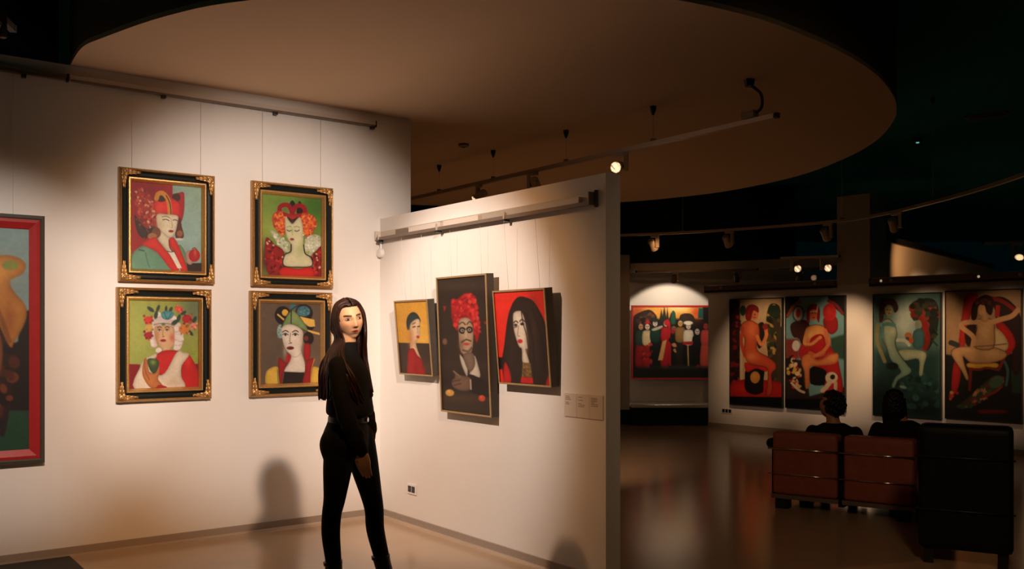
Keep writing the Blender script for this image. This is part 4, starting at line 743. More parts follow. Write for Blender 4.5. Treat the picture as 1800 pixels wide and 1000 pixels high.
a.P(dr, (60, 62, 46)).dots(dr, 70, 6, 14, [(150, 110, 70), (120, 44, 40), (50, 76, 60), (180, 140, 84), (70, 50, 40)], 33).E(895, 670, 50, 36, (66, 90, 72), -0.5).L([(800, 770), (880, 740), (930, 700)], 14, (130, 36, 36)).L([(950, 540), (970, 600), (960, 690)], 18, (60, 88, 92)).P([(790, 850), (960, 855), (950, 875), (800, 875)], (110, 30, 28))
n1, n2 = (190, 146, 100), (160, 114, 76)
a.P([(600, 480), (640, 445), (760, 440), (880, 445), (960, 480), (940, 520), (860, 545), (730, 545), (680, 500), (690, 560), (715, 640), (700, 655), (670, 600), (630, 540)], n1, ol=(70, 46, 32)).G(720, 460, 60, 20, (206, 164, 116), 0.7).G(860, 480, 60, 30, (214, 174, 124), 0.7).L([(680, 500), (760, 545), (860, 548)], 7, n2, 0.7)
a.P([(760, 270), (820, 258), (870, 270), (880, 340), (870, 450), (760, 450), (755, 380), (765, 320)], n1, ol=(70, 46, 32)).G(815, 340, 36, 60, (208, 166, 118), 0.7).L([(775, 280), (690, 285), (665, 310), (720, 355), (745, 385), (740, 435)], 32, n1).L([(850, 285), (920, 262), (990, 240), (1030, 200)], 34, n1).L([(600, 415), (640, 430)], 34, (50, 50, 46), sm=False).L([(745, 440), (860, 432), (960, 420)], 6, (110, 80, 56), sm=False).P([(800, 200), (835, 210), (835, 270), (795, 270)], n1)
a.P([(735, 170), (780, 120), (830, 105), (870, 140), (860, 230), (830, 220), (810, 170), (775, 180), (760, 260), (730, 260)], (44, 28, 26)).E(795, 200, 24, 36, (200, 150, 100)).dots([(750, 140), (850, 130), (850, 180), (760, 180)], 9, 8, 14, [(140, 40, 36), (90, 34, 32)], 34)
boxed('figure_painting', 'tall painting of figure on yellow chair with red drapery', topx(cr, sc, [(558, 82), (1057, 58), (1070, 946), (565, 907)]), a, WB, 0.05, 0.012, BLKFR, BLKFR, FG, 0, None, 'tall paintings on the far panel')
# ---------------------------------------------------------------- furniture
def cushion(name, lo, hi, m, parent, bev): return box(name, lo, hi, m, parent, bev, 4, True)
SW = Wall((2.22, 7.95), (0.823, -0.566))       # plane of the sofa back: x along the back, y away from the camera
sx = lambda px: SW.hit(px, 800)[0]
sofa = thing('sofa', 'red leather two-seat sofa with chrome rails, seen from behind', 'sofa', SW.M)
secs = ((sx(1357), sx(1471)), (sx(1482), sx(1606)))
for a_, b_ in secs:
    cushion('back_cushion', (a_, 0.0, 0.125), (b_, 0.17, 0.655), REDL, sofa, 0.045)
    cushion('seat_cushion', (a_, 0.175, 0.16), (b_, 0.80, 0.335), REDL, sofa, 0.04)
    for z, r_ in ((0.515, 0.008), (0.300, 0.005)): tube('chrome_bar', [(a_-0.03, -0.012, z), (b_+0.012, -0.012, z)], r_, CHROME, sofa, 10)
    box('base_rail', (a_-0.01, 0.0, 0.088), (b_+0.01, 0.035, 0.1245), ALUD, sofa, 0.004)
    box('seat_deck', (a_, 0.04, 0.10), (b_, 0.80, 0.1245), BLKPL, sofa, 0.004)
box('centre_panel', (secs[0][1]+0.002, 0.03, 0.06), (secs[1][0]-0.002, 0.16, 0.60), BLKL, sofa, 0.006)
box('centre_deck', (secs[0][1]+0.002, 0.17, 0.06), (secs[1][0]-0.002, 0.80, 0.30), BLKL, sofa, 0.006)
for x0, x1 in ((secs[0][0]-0.062, secs[0][0]-0.006), (secs[1][1]+0.13, secs[1][1]+0.186)):
    b = box('arm_panel', (x0+0.012, 0.14, 0.10), (x1-0.004, 0.80, 0.50), BLKL, sofa, 0.01)
    V, Fc = tube_geo([((x0+x1)/2, 0.06, 0.545), ((x0+x1)/2, 0.08, 0.545), ((x0+x1)/2, 0.76, 0.545), ((x0+x1)/2, 0.80, 0.545)], [0.03, 0.045, 0.045, 0.03], 14); obj('arm_bolster', V, Fc, BLKL, sofa, True)
for x in (secs[0][0]+0.02, secs[1][1]-0.13):
    for y in (0.02, 0.68): box('leg', (x, y, 0.0), (x+0.11, y+0.1, 0.087), BLKPL, sofa, 0.004)
# black armchair nearer the camera
AW = Wall(tuple(at_depth(1613, 800, 6.05).xy), (0.88, -0.475))
w_ = AW.hit(1782, 800)[0]
ch = thing('armchair', 'black leather high-backed armchair beside the red sofa', 'armchair', AW.M)
cushion('back_cushion', (0.0, 0.0, 0.10), (w_, 0.20, 0.905), BLKL, ch, 0.06)
cushion('seat_cushion', (0.08, 0.205, 0.2), (w_-0.08, 0.80, 0.42), BLKL, ch, 0.05)
for x0 in (0.0, w_-0.075): cushion('armrest', (x0, 0.205, 0.10), (x0+0.075, 0.82, 0.60), BLKL, ch, 0.03)
for z in (0.70, 0.36): tube('chrome_bar', [(-0.02, -0.012, z), (w_+0.012, -0.012, z)], 0.006, BLKPL, ch, 10)
for x in (0.03, w_-0.09):
    for y in (0.04, 0.70): box('leg', (x, y, 0), (x+0.06, y+0.06, 0.0995), BLKPL, ch, 0.004)
box('base_rail', (0.0, 0.205, 0.0996), (w_, 0.24, 0.125), BLKPL, ch)

# ---------------------------------------------------------------- people
HAIR = mat('auburn_hair', (0.030, 0.0095, 0.006), 0.38, spec=0.5, noise=0.45, nscale=40, bump=0.5, bscale=80, stretch=(6, 6, 0.5))
DARKHAIR = mat('black_hair', (0.010, 0.008, 0.007), 0.5, spec=0.4, noise=0.3, nscale=60, bump=0.4)
KNIT = mat('black_knit', (0.011, 0.011, 0.011), 0.85, spec=0.15, noise=0.3, nscale=60, bump=0.5, bscale=200)
DENIM = mat('black_denim', (0.010, 0.011, 0.012), 0.8, spec=0.2, noise=0.25, nscale=120, bump=0.4, bscale=260)
BOOT = mat('black_boot_leather', (0.012, 0.011, 0.010), 0.45, noise=0.2, bump=0.2)
EYEM = attr_mat('eye', 0.15, 0.5)
def geo_join(parts):
    V = []; Fc = []
    for v, f in parts:
        k = len(V); V += [tuple(p) for p in v]; Fc += [tuple(i+k for i in q) for q in f]
    return V, Fc
def limb(pts, rad, n=14, flat=1.0, cap=True):
    """smooth tapered tube with rounded ends"""
    P = catmull([tuple(p) for p in pts], 5); R = catmull([(r,) for r in rad], 5); R = [float(r[0]) for r in R]
    if cap:
        d0 = (P[0]-P[1]); d0 = d0/np.linalg.norm(d0); d1 = (P[-1]-P[-2]); d1 = d1/np.linalg.norm(d1)
        a, b = R[0], R[-1]
        P = [P[0]+d0*a*0.8, P[0]+d0*a*0.5]+P+[P[-1]+d1*b*0.5, P[-1]+d1*b*0.8]; R = [a*0.45, a*0.8]+R+[b*0.8, b*0.45]
    return tube_geo([tuple(p) for p in P], R, n, True, flat)
def sections(S, n=24, yaw=0.0):
    """stack of horizontal ellipses (x, y, z, rx, ry) turned by yaw"""
    S = [tuple(s) for s in catmull(S, 4)]; V = []; Fc = []; k = len(S); cy, sy = math.cos(yaw), math.sin(yaw)
    for x, y, z, rx, ry in S:
        for j in range(n):
            a = 2*math.pi*j/n; u, v = rx*math.cos(a), ry*math.sin(a); V.append((x+u*cy-v*sy, y+u*sy+v*cy, z))
    for i in range(k-1):
        for j in range(n): Fc.append((i*n+j, i*n+(j+1) % n, (i+1)*n+(j+1) % n, (i+1)*n+j))
    Fc += [tuple(range(n-1, -1, -1)), tuple(range((k-1)*n, k*n))]; return V, Fc
def head_geo(nu=64, nv=48):
    """head in its own frame: face looks along -y, chin down, origin between the ears"""
    V = []; Fc = []
    g = lambda x, c, s_: math.exp(-((x-c)/s_)**2)
    for i in range(nv+1):
        th = math.pi*i/nv
        for j in range(nu):
            ph = 2*math.pi*j/nu
            x, y, z = 0.074*math.sin(th)*math.cos(ph), 0.095*math.sin(th)*math.sin(ph), 0.115*math.cos(th)
            if z < 0:
                k = -z/0.115; x *= 1-0.30*k**1.6+0.10*k*(1-k); y *= (1-0.10*k**2) if y < 0 else (1-0.45*k)
            if y < 0:
                fr = min(1, -y/0.06)
                d = 0.0
                nz = max(0, min(1, (0.020-z)/0.055)); d += fr*(0.004+0.019*nz)*g(x, 0, 0.0085+0.005*nz)*(1 if z > -0.034 else g(z, -0.034, 0.006))*(1 if z < 0.020 else g(z, 0.020, 0.012))
                for e in (-1, 1):
                    d -= fr*0.009*g(x, e*0.031, 0.016)*g(z, 0.006, 0.011); d += fr*0.004*g(x, e*0.030, 0.022)*g(z, 0.026, 0.008); d += fr*0.004*g(x, e*0.045, 0.016)*g(z, -0.022, 0.018)
                    d += fr*0.003*g(x, e*0.010, 0.006)*g(z, -0.033, 0.006)
                d += fr*0.0065*g(x, 0, 0.017)*(g(z, -0.0565, 0.0055)+1.1*g(z, -0.068, 0.006)); d -= fr*0.003*g(x, 0, 0.02)*g(z, -0.062, 0.0025)
                d += fr*0.006*g(x, 0, 0.02)*g(z, -0.098, 0.014); d -= fr*0.004*g(x, 0, 0.025)*g(z, -0.080, 0.006)
                y -= d
            V.append((x, y, z))
    for i in range(nv):
        for j in range(nu): Fc.append((i*nu+j, (i+1)*nu+j, (i+1)*nu+(j+1) % nu, i*nu+(j+1) % nu))
    for e in (-1, 1):     # ears
        pe = [(e*0.072, 0.012, 0.018), (e*0.079, 0.020, 0.014), (e*0.078, 0.018, -0.008), (e*0.073, 0.010, -0.026)]
        v, f = limb(pe, [0.010, 0.013, 0.011, 0.007], 10, 0.5); k = len(V); V += [tuple(p) for p in v]; Fc += [tuple(q+k for q in t) for t in f]
    return V, Fc
def xf(geo, M): return [tuple(M @ Vector(v)) for v in geo[0]], geo[1]
def hand_geo(wrist, fdir, pdir, curl=0.5, sc=1.0, thumb=1):
    """wrist point, direction of the fingers, palm facing direction; five fingers"""
    f = Vector(fdir).normalized(); p = Vector(pdir); p = (p-f*p.dot(f)).normalized(); s_ = f.cross(p)*thumb; w0 = Vector(wrist); out = []
    for k, off in enumerate((-0.030, -0.010, 0.010, 0.029)): out.append(limb([w0+f*0.006*sc+s_*off*0.55*sc, w0+f*0.05*sc+s_*off*0.95*sc, w0+f*0.086*sc+s_*off*sc], [0.016*sc, 0.0145*sc, 0.0115*sc], 10))
    for k, (off, L) in enumerate(((-0.032, 0.060), (-0.0105, 0.076), (0.0115, 0.080), (0.033, 0.070))):
        b = w0+f*0.082*sc+s_*off*sc; pts = [b]; d = f.copy(); ang = curl*(0.5+0.12*k)
        for seg in (0.45, 0.32, 0.23):
            d = (d*math.cos(ang)+p*math.sin(ang)).normalized(); p2 = p
            pts.append(pts[-1]+d*L*seg*sc)
        out.append(limb(pts, [0.0095*sc, 0.0088*sc, 0.008*sc, 0.0066*sc], 8))
    b = w0+f*0.022*sc+s_*0.030*sc
    out.append(limb([b, b+(f*0.6+s_*0.7).normalized()*0.034*sc+p*0.010*sc, b+(f*0.85+s_*0.42).normalized()*0.062*sc+p*0.022*sc, b+(f+s_*0.28).normalized()*0.088*sc+p*0.03*sc], [0.014*sc, 0.0125*sc, 0.0105*sc, 0.008*sc], 8))
    return geo_join(out)
def remeshed(name, geo, vox, m, parent, it=3, smooth_fac=0.5, colour=None):
    """one continuous skin from overlapping closed forms"""
    o = obj(name, geo[0], geo[1]); bmx = bmesh.new(); bmx.from_mesh(o.data); bmesh.ops.recalc_face_normals(bmx, faces=bmx.faces[:]); bmx.to_mesh(o.data); bmx.free()
    r = o.modifiers.new('r', 'REMESH'); r.mode = 'VOXEL'; r.voxel_size = vox; r.adaptivity = 0
    if it: s_ = o.modifiers.new('s', 'SMOOTH'); s_.factor = smooth_fac; s_.iterations = it
    dg = bpy.context.evaluated_depsgraph_get(); dg.update(); me = bpy.data.meshes.new_from_object(o.evaluated_get(dg)); me.name = name
    bpy.data.objects.remove(o); me.materials.clear(); me.materials.append(m); me.polygons.foreach_set('use_smooth', [True]*len(me.polygons))
    o = bpy.data.objects.new(name, me); COL.objects.link(o); o.parent = parent
    if colour is not None:
        co = np.zeros(len(me.vertices)*3); me.vertices.foreach_get('co', co); C = colour(co.reshape(-1, 3))
        ca = me.color_attributes.new('paint', 'FLOAT_COLOR', 'POINT'); ca.data.foreach_set('color', np.concatenate([C, np.ones((len(C), 1))], 1).ravel())
    return o
def skin_colour(MH, base, lip, brow, scalp=(0.010, 0.008, 0.007)):
    Mi = np.array(MH.inverted())
    def fn(co):
        h = co @ Mi[:3, :3].T + Mi[:3, 3]; x, y, z = h[:, 0], h[:, 1], h[:, 2]
        C = np.tile(np.array(base), (len(co), 1)); fr = np.clip((-y-0.03)/0.03, 0, 1)
        def mixc(a, c):
            nonlocal C; a = np.clip(a, 0, 1)[:, None]; C = C*(1-a)+np.array(c)*a
        ax = np.abs(x)
        mixc(fr*0.35*np.exp(-((ax-0.042)/0.016)**2-((z+0.026)/0.016)**2), (base[0]*0.95, base[1]*0.62, base[2]*0.55))
        lz = -0.062+0.0*x; mixc(fr*np.clip(1.6-1.6*np.sqrt((x/0.023)**2+((z-lz)/0.0105)**2)*1.05, 0, 1)*1.3, lip)
        mixc(fr*0.8*np.exp(-((z+0.062)/0.0018)**2)*(ax < 0.021), tuple(v*0.35 for v in lip))
        bz = 0.026+0.10*(ax-0.018)-3.0*(ax-0.03)**2; mixc(fr*1.1*np.clip(1.6-np.abs(z-bz)/0.0046, 0, 1)*(ax > 0.012)*(ax < 0.052), brow)
        ez = np.sqrt(((ax-0.031)/0.019)**2+((z-0.008)/0.0095)**2); mixc(fr*0.55*np.clip(1.7-ez, 0, 1), (base[0]*0.45, base[1]*0.33, base[2]*0.28))
        mixc(fr*0.9*np.clip(1.4-np.sqrt(((ax-0.0085)/0.0042)**2+((z+0.041)/0.003)**2), 0, 1), (base[0]*0.2, base[1]*0.12, base[2]*0.1))
        hd_ = (np.abs(x) < 0.09) & (z > -0.06) & (z < 0.14) & (np.abs(y) < 0.12); mixc(hd_*(((y > 0.02) & (z > -0.055)) | (z > 0.075) | ((ax > 0.066) & (z > 0.0))).astype(float), scalp)
        return C
    return fn
def eyes(MH, parent):
    for e in (-1, 1):
        t = bmesh.new(); bmesh.ops.create_uvsphere(t, u_segments=24, v_segments=16, radius=1)
        for v in t.verts: v.co = Vector((v.co.x*0.0160, v.co.y*0.0120, v.co.z*0.0072))
        o = bmobj('eye', t, EYEM, parent, True); o.matrix_local = MH @ Matrix.Translation((e*0.031, -0.0755, 0.0075)) @ Matrix.Rotation(e*0.28, 4, 'Z')
        me = o.data; C = []
        for v in me.vertices:
            r_ = math.hypot(v.co.x/0.0150*0.0150-0.0*e, v.co.z*1.1)
            top = v.co.z > 0.0036
            C += [0.012, 0.008, 0.006, 1] if (r_ < 0.0074 and v.co.y < 0) or top else [0.55, 0.50, 0.45, 1]
        me.color_attributes.new('paint', 'FLOAT_COLOR', 'POINT').data.foreach_set('color', C)

# ---- the standing woman; local axes: x right in the picture, y away, z up, feet on z = 0
PM = 286.5; WY = 5.15; WS = WY/5.69; FZ = CAMZ-CAMZ/WS; X0 = (630-900)/F*WY   # modelled at 286.5 px per unit, floor at local z = FZ
wm = thing('person', 'woman with long auburn hair in black sweater and jeans, standing', 'person', Matrix.Translation((X0, WY, CAMZ-WS*CAMZ)) @ Matrix.Scale(WS, 4))
lx = lambda px: (px-630)/PM
lz = lambda py: CAMZ-(py-HOR)/PM
HC = Vector((lx(613), -0.005, lz(563.5)))
MH = Matrix.Translation(HC) @ Matrix.Rotation(math.radians(-10), 4, 'Y') @ Matrix.Rotation(math.radians(31), 4, 'Z') @ Matrix.Rotation(math.radians(4), 4, 'X') @ Matrix.Scale(1.09, 4)
rear = [(lx(603), -0.06, 0.86), (lx(597), -0.065, 0.68), (lx(592), -0.07, 0.50), (lx(587), -0.07, 0.40), (lx(585.5), -0.07, 0.28), (lx(590), -0.07, 0.12), (lx(592), -0.07, 0.0), (lx(593), -0.07, FZ+0.07)]
front = [(lx(626), 0.07, 0.86), (lx(637), 0.075, 0.68), (lx(649), 0.075, 0.50), (lx(654.5), 0.075, 0.40), (lx(656.5), 0.075, 0.28), (lx(667), 0.075, 0.12), (lx(675), 0.075, 0.0), (lx(678), 0.075, FZ+0.07)]
lr = [0.092, 0.080, 0.062, 0.054, 0.050, 0.042, 0.036, 0.036]
nsh = [(lx(603), -0.165, lz(640)), (lx(609), -0.205, lz(680)), (lx(617), -0.205, lz(722)), (lx(633), -0.195, lz(757)), (lx(646), -0.185, lz(788))]
fsh = [(lx(618), 0.165, lz(640)), (lx(628), 0.20, lz(690)), (lx(634), 0.20, lz(724)), (lx(642), 0.14, lz(750)), (lx(645), 0.10, lz(775))]
ar = [0.046, 0.042, 0.036, 0.033, 0.025]
torso = [(lx(606), 0, 0.74, 0.10, 0.12, ), (lx(607), 0, 0.80, 0.128, 0.165), (lx(607), 0, 0.87, 0.132, 0.170), (lx(611), 0, 0.96, 0.105, 0.140), (lx(612), 0, 1.03, 0.100, 0.130), (lx(613), 0, 1.12, 0.108, 0.140), (lx(615), 0, 1.21, 0.118, 0.150), (lx(611), 0, 1.29, 0.10, 0.160), (lx(609), 0, 1.345, 0.075, 0.130), (lx(610), 0, 1.385, 0.05, 0.06)]
BY = math.radians(10)
neck = [(lx(609), 0, 1.33), (lx(611), -0.005, 1.42), (lx(613), -0.01, 1.52)]
body = [xf(head_geo(), MH), limb(neck, [0.062, 0.050, 0.052], 16), sections(torso, 28, BY), limb(rear, lr), limb(front, lr), limb(nsh, ar), limb(fsh, ar)]
body.append(hand_geo((lx(647), -0.187, lz(789)), (0.10, -0.02, -1), (0.35, 0.9, 0), 0.35, 1.0, -1))
body.append(hand_geo((lx(646), 0.09, lz(778)), (0.10, -0.1, -1), (-0.6, -0.5, 0), 0.35, 0.95, 1))
for L_, yy in ((rear, -0.07), (front, 0.075)):
    x0 = L_[-1][0]; body.append(limb([(x0-0.02, yy, FZ+0.05), (x0+0.06, yy, FZ+0.045), (x0+0.14, yy, FZ+0.035)], [0.034, 0.032, 0.026], 12))
BASE = tuple(lin((240, 186, 142)))
remeshed('body', geo_join(body), 0.0055, SKIN, wm, 2, 0.4, skin_colour(MH, BASE, tuple(lin((150, 44, 42))), (0.035, 0.018, 0.012)))
eyes(MH, wm)
# sweater: loose, blouson hem at the waist, long sleeves
sw = [(lx(615), 0, 0.990, 0.105, 0.150), (lx(615), 0, 1.005, 0.140, 0.172), (lx(614.5), 0, 1.045, 0.143, 0.176), (lx(613), 0, 1.12, 0.130, 0.168), (lx(614), 0, 1.21, 0.130, 0.172), (lx(611), 0, 1.29, 0.118, 0.178), (lx(609), 0, 1.345, 0.090, 0.150), (lx(610), 0, 1.385, 0.070, 0.088), (lx(611), 0, 1.415, 0.062, 0.066), (lx(612), -0.005, 1.445, 0.060, 0.060)]
g = [sections(sw, 28, BY)]
for S_, cut in ((nsh, lz(786)), (fsh, lz(774))):
    g.append(limb(S_, [0.060, 0.055, 0.050, 0.046, 0.038], 14))
    for q_ in (0.35, 0.5, 0.62, 0.8):
        i_ = q_*4; a_ = Vector(S_[int(i_)]).lerp(Vector(S_[min(4, int(i_)+1)]), i_-int(i_)); g.append(limb([a_+Vector((0, 0, 0.02)), a_-Vector((0, 0, 0.02))], [0.050, 0.053], 12))
remeshed('sweater', geo_join(g), 0.008, KNIT, wm, 3)
jr = [0.101, 0.089, 0.068, 0.060, 0.057, 0.049, 0.043, 0.043]
pt = [(lx(608), 0, 0.73, 0.11, 0.13), (lx(607), 0, 0.80, 0.138, 0.172), (lx(607.5), 0, 0.87, 0.141, 0.177), (lx(611), 0, 0.96, 0.120, 0.150), (lx(612), 0, 1.01, 0.116, 0.142)]
g = [sections(pt, 28, BY), limb(rear, jr, 16), limb(front, jr, 16), limb([(lx(592), -0.05, 0.86), (lx(588), -0.06, 0.82), (lx(592), -0.065, 0.76)], [0.080, 0.080, 0.075], 14)]
jn = remeshed('jeans', geo_join(g), 0.008, DENIM, wm, 2)
bt = [sections([(lx(612), 0, 0.955, 0.124, 0.154), (lx(612), 0, 0.99, 0.121, 0.150)], 28, BY)]
V, Fc = bt[0]; obj('belt', V, Fc, BOOT, jn, True)
V, Fc = tube_geo([(lx(647), -0.05, 0.972), (lx(649.5), -0.052, 0.972)], 0.014, 12); obj('belt_buckle', V, Fc, CHROME, jn)
for L_, yy in ((rear, -0.07), (front, 0.075)):
    x0, xb, xa = L_[-1][0], L_[-2][0], L_[-3][0]
    g = [limb([(xa, yy, 0.105), (xa*0.6+xb*0.4, yy, 0.06), (xb, yy, 0.0), (x0-0.004, yy, FZ+0.06)], [0.054, 0.052, 0.049, 0.050], 16), limb([(x0-0.03, yy, FZ+0.052), (x0+0.05, yy, FZ+0.05), (x0+0.12, yy, FZ+0.04), (x0+0.165, yy, FZ+0.036)], [0.046, 0.044, 0.041, 0.030], 14)]
    bo = remeshed('boot', geo_join(g), 0.007, BOOT, wm, 2)
    box('sole', (x0-0.065, yy-0.042, FZ), (x0+0.20, yy+0.042, FZ+0.016), BLKPL, bo, 0.012)
    box('heel', (x0-0.068, yy-0.036, FZ), (x0+0.005, yy+0.036, FZ+0.03), BLKPL, bo, 0.008)
    V, Fc = tube_geo([(xa-0.002, yy, 0.098), (xa-0.004, yy, 0.118)], [0.057, 0.059], 16); obj('cuff', V, Fc, BOOT, bo, True)
# hair: centre parting, locks run over the skull and hang to the waist
def lock(P, r_, n=6):
    P = [np.array(p, float) for p in P]; C = catmull(P, 4); k = len(C)
    R = [r_*(0.35+0.65*min(1, i/(0.12*k)))*(1 if i < 0.8*k else 1-0.7*(i-0.8*k)/(0.2*k)) for i in range(k)]
    return tube_geo([tuple(c) for c in C], R, n, True, 0.7)
rr = random.Random(21); HG = []
def skull(x, y, z, k=1.07):      # push a head-frame point onto the hair shell
    v = Vector((x/0.078, y/0.099, z/0.119)); v.normalize(); return Vector((v.x*0.078*k, v.y*0.099*k, v.z*0.119*k))
for side in (-1, 1):
    for i in range(78):
        f = i/77.0                               # 0 at the forehead, 1 at the crown
        j = lambda s_=0.006: rr.uniform(-s_, s_)
        py = -0.078+0.150*f; lay = 1.05+rr.uniform(0, 0.05)
        p0 = skull(side*0.003, py+j(), 0.100-0.020*f if f > 0.2 else 0.082, lay)
        p1 = skull(side*0.045, py*0.75+j()+0.006, 0.080, lay+0.01)
        yb = -0.046+0.125*f
        p2 = skull(side*0.080, yb+j(), 0.030, lay+0.03)
        p3 = Vector((side*(0.088-0.016*f)+j(), yb+0.012+j(), -0.035))
        p4 = Vector((side*(0.086-0.03*f)+j(), yb+0.020+j(), -0.10))
        if f < 0.34:     # face-framing locks hug the cheek and jaw
            t_ = 1-f/0.34; p3 = p3.lerp(Vector((side*0.074, -0.046, -0.040)), t_*0.85)+Vector((j(.003), 0, 0)); p4 = p4.lerp(Vector((side*0.060, -0.052, -0.108)), t_*0.85)
        P = [MH @ p for p in (p0, p1, p2, p3, p4)]
        if side < 0:
            if f < 0.22:     # falls over the near shoulder to the front
                u = f/0.22; P += [Vector((lx(612-12*u+rr.uniform(-3, 3)), -0.125-0.04*rr.random(), lz(624))), Vector((lx(630-16*u+rr.uniform(-4, 4)), -0.195-0.02*rr.random(), lz(658))), Vector((lx(646-16*u+rr.uniform(-5, 4)), -0.15-0.03*rr.random(), lz(690+rr.uniform(-8, 12))))]
            else:            # falls down the back
                u = (f-0.22)/0.78; xe = 602-26*u
                P += [Vector((lx(xe-2+rr.uniform(-3, 3)), -0.12+0.08*u+rr.uniform(-.02, .02), lz(628))), Vector((lx(xe-6+rr.uniform(-4, 4)), -0.17+0.10*u+rr.uniform(-.02, .02), lz(662))), Vector((lx(xe-8+rr.uniform(-4, 3)), -0.175+0.11*u+rr.uniform(-.02, .02), lz(698+rr.uniform(-5, 3))))]
        else:
            if f < 0.6:      # far side, hangs in front of the chest
                u = f/0.6; P += [Vector((lx(640-10*u+rr.uniform(-2, 2)), 0.03+0.06*u, lz(622))), Vector((lx(646-9*u+rr.uniform(-3, 2)), 0.02+0.07*u, lz(652))), Vector((lx(654-8*u+rr.uniform(-3, 2)), 0.0+0.08*u, lz(694+rr.uniform(-8, 8))))]
            else:
                u = (f-0.6)/0.4; P += [Vector((lx(588-8*u+rr.uniform(-4, 4)), 0.09-0.05*u, lz(628))), Vector((lx(580-8*u+rr.uniform(-4, 4)), 0.07-0.05*u, lz(662))), Vector((lx(574-6*u+rr.uniform(-4, 4)), 0.06-0.05*u, lz(698+rr.uniform(-5, 3))))]
        HG.append(lock(P, 0.0105))
for i in range(40):          # back of the head
    a_ = math.pi*(i/39.0); lay = 1.06+rr.uniform(0, 0.04); cx_, cy_ = -math.cos(a_), math.sin(a_)
    P = [MH @ skull(0.01*cx_, 0.045, 0.10, lay), MH @ skull(0.05*cx_, 0.05+0.03*cy_, 0.07, lay), MH @ skull(0.078*cx_, 0.02+0.09*cy_, 0.0, lay+0.02), MH @ Vector((0.075*cx_, 0.025+0.075*cy_, -0.06)), MH @ Vector((0.068*cx_, 0.03+0.07*cy_, -0.11))]
    xe = 604-28*math.sin(a_*0.5+0.4)
    P += [Vector((lx(xe+rr.uniform(-4, 4)), -0.10+0.16*i/39, lz(628))), Vector((lx(xe-10+rr.uniform(-4, 4)), -0.13+0.18*i/39, lz(662))), Vector((lx(xe-12+rr.uniform(-4, 4)), -0.13+0.18*i/39, lz(699+rr.uniform(-6, 3))))]
    HG.append(lock(P, 0.012))
for i in range(34):          # nape, behind the neck
    u = i/33.0; q0 = MH @ Vector((-0.055+0.11*u, 0.03+rr.uniform(-.01, .01), -0.03))
    HG.append(lock([q0, MH @ Vector((-0.06+0.12*u, 0.035, -0.09)), Vector((lx(594+44*u+rr.uniform(-2, 2)), 0.05+0.03*u, lz(618))), Vector((lx(592+50*u), 0.075, lz(645))), Vector((lx(590+52*u), 0.07, lz(672)))], 0.012))
V, Fc = geo_join(HG); obj('hair', V, Fc, HAIR, wm, True)

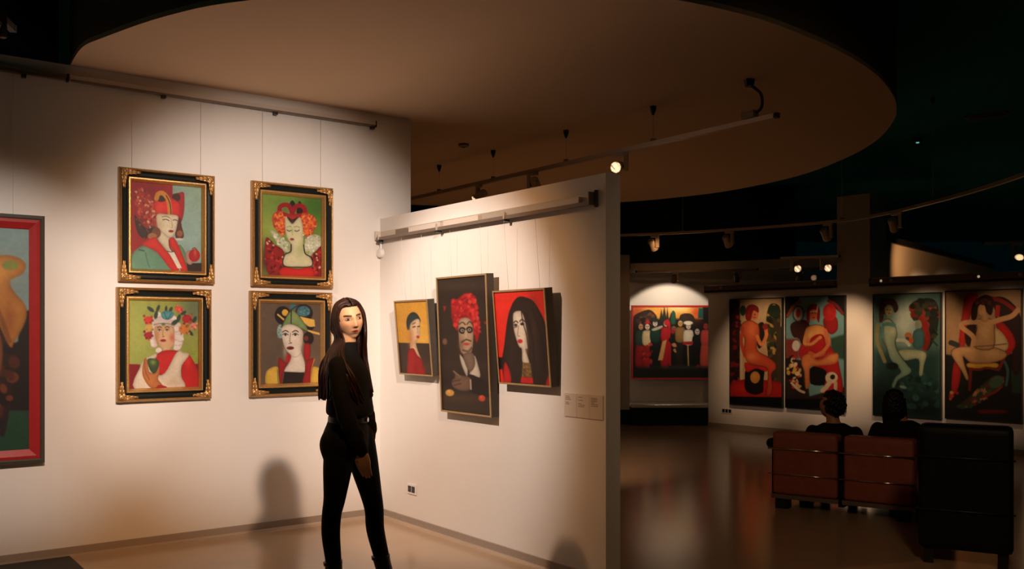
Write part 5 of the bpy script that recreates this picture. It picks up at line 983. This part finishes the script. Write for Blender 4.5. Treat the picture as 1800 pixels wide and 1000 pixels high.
# ---- two seated visitors on the sofa, seen from behind
def seated(label, base, yaw, hd, hyaw, hpitch, sh, hairlong, lean, wide=1.0):
    """base: point on the seat; the person faces +y after yaw; hd: head centre (local), sh: shoulder height"""
    M = Matrix.Translation(base) @ Matrix.Rotation(yaw, 4, 'Z'); r = thing('person', label, 'person', M)
    Mh = Matrix.Translation(hd) @ Matrix.Rotation(hyaw, 4, 'Z') @ Matrix.Rotation(hpitch, 4, 'X')
    sy = lean
    T = [(0, 0.02, 0.03, 0.15, 0.11), (0, 0.0, 0.12, 0.150, 0.110), (0, sy*0.4, 0.24, 0.150, 0.105), (0, sy*0.8, sh-0.07, 0.165, 0.105), (0, sy, sh-0.02, 0.150, 0.085), (0, sy*1.05, sh+0.025, 0.075, 0.06)]
    T = [(x, y, z, rx*wide, ry*wide) for x, y, z, rx, ry in T]
    legs = [[(s_*0.09, 0.02, 0.085), (s_*0.11, 0.25, 0.105), (s_*0.12, 0.46, 0.10), (s_*0.12, 0.52, -0.02), (s_*0.12, 0.50, -base.z+0.10)] for s_ in (-1, 1)]
    arms = [[(s_*0.175*wide, sy, sh-0.05), (s_*0.215*wide, sy*0.7+0.02, sh-0.17), (s_*0.205, 0.10, 0.175), (s_*0.13, 0.24, 0.19), (s_*0.07, 0.30, 0.21)] for s_ in (-1, 1)]
    nk = [(0, sy, sh-0.01), Vector((0, sy, sh)).lerp(Vector(hd), 0.45), Vector(hd)+Vector((0, -0.01, -0.03))]
    b = [xf(head_geo(40, 32), Mh), limb(nk, [0.062, 0.055, 0.055], 14), sections(T, 24)]+[limb(l, [0.075, 0.068, 0.055, 0.050, 0.036], 12) for l in legs]+[limb(a_, [0.044, 0.042, 0.037, 0.032, 0.024], 12) for a_ in arms]
    for s_ in (-1, 1):
        b.append(hand_geo((s_*0.068, 0.305, 0.212), (-s_*0.5, 0.7, 0.3), (0, 0.2, 1), 0.5, 0.95, -s_)); b.append(limb([(s_*0.12, 0.48, -base.z+0.055), (s_*0.125, 0.62, -base.z+0.045)], [0.036, 0.028], 10))
    remeshed('body', geo_join(b), 0.008, SKIN, r, 2, 0.4, skin_colour(Mh, tuple(lin((200, 140, 105))), tuple(lin((150, 60, 55))), (0.02, 0.012, 0.01)))
    eyes(Mh, r)
    T2 = [(x, y, z, rx+0.014, ry+0.016) for x, y, z, rx, ry in T]
    remeshed('shirt', geo_join([sections(T2, 24)]+[limb(a_[:4], [0.060, 0.056, 0.050, 0.044], 12) for a_ in arms]), 0.011, KNIT, r, 3)
    remeshed('trousers', geo_join([limb(l, [0.086, 0.078, 0.066, 0.060, 0.050], 12) for l in legs]+[sections([(0, 0.02, 0.015, 0.15, 0.12), (0, 0.02, 0.10, 0.17, 0.13), (0, 0.02, 0.15, 0.168, 0.126)], 20)]), 0.012, DENIM, r, 2)
    for s_ in (-1, 1):
        bo = remeshed('shoe', limb([(s_*0.12, 0.45, -base.z+0.052), (s_*0.122, 0.54, -base.z+0.050), (s_*0.126, 0.66, -base.z+0.038)], [0.046, 0.043, 0.032], 12), 0.01, BOOT, r, 1)
    hg = []; q_ = random.Random(int(abs(base.x)*100))
    for i in range(230):
        a_ = q_.uniform(0, 2*math.pi); t = q_.uniform(0, 1); el = math.radians(80-85*t)
        if math.sin(a_) < -0.1 and el < math.radians(38): continue
        d = Vector((math.cos(a_)*math.cos(el), math.sin(a_)*math.cos(el), math.sin(el)))
        p = lambda k, dz=0: Mh @ (Vector((d.x*0.076*k, d.y*0.097*k, d.z*0.117*k))+Vector((0, 0, dz)))
        if hairlong:
            e = Mh @ Vector((d.x*0.085, abs(d.y)*0.085+0.01, -0.10)); hg.append(lock([p(1.02), p(1.10), e, e+Vector((d.x*0.02, -0.04, -0.12)), e+Vector((d.x*0.03, -0.06, -0.24))], 0.018))
        else:
            tw = Vector((q_.uniform(-.03, .03), q_.uniform(-.03, .03), q_.uniform(-.03, .01))); hg.append(lock([p(0.98), p(1.10), Vector(p(1.16))+tw*0.5, Vector(p(1.12, -0.012))+tw], 0.014))
    V, Fc = geo_join(hg); obj('hair', V, Fc, DARKHAIR, r, True)
    return r
def seat_pt(px, out): t = sx(px); q = SW.pt(t, 0.336, -out); return Vector((q.x, q.y, 0.345))
ysofa = math.atan2(SW.d.y, SW.d.x)
b1 = seat_pt(1440, 0.43)
def local_head(base, yaw, px, py, Y): return (Matrix.Translation(base) @ Matrix.Rotation(yaw, 4, 'Z')).inverted() @ at_depth(px, py, Y)
y1 = ysofa+math.radians(10)
seated('short-haired seated visitor in dark shirt looking down on red sofa', b1, y1, local_head(b1, y1, 1460, 713, b1.y+0.05), math.radians(180+60), math.radians(-28), 0.345, False, 0.02)
b2 = seat_pt(1564, 0.43)
y2 = ysofa+math.radians(5)
seated('long-haired seated visitor in dark clothes on red sofa', b2, y2, local_head(b2, y2, 1572, 713, b2.y+0.02), math.radians(180), math.radians(-20), 0.40, True, 0.0, 1.05)
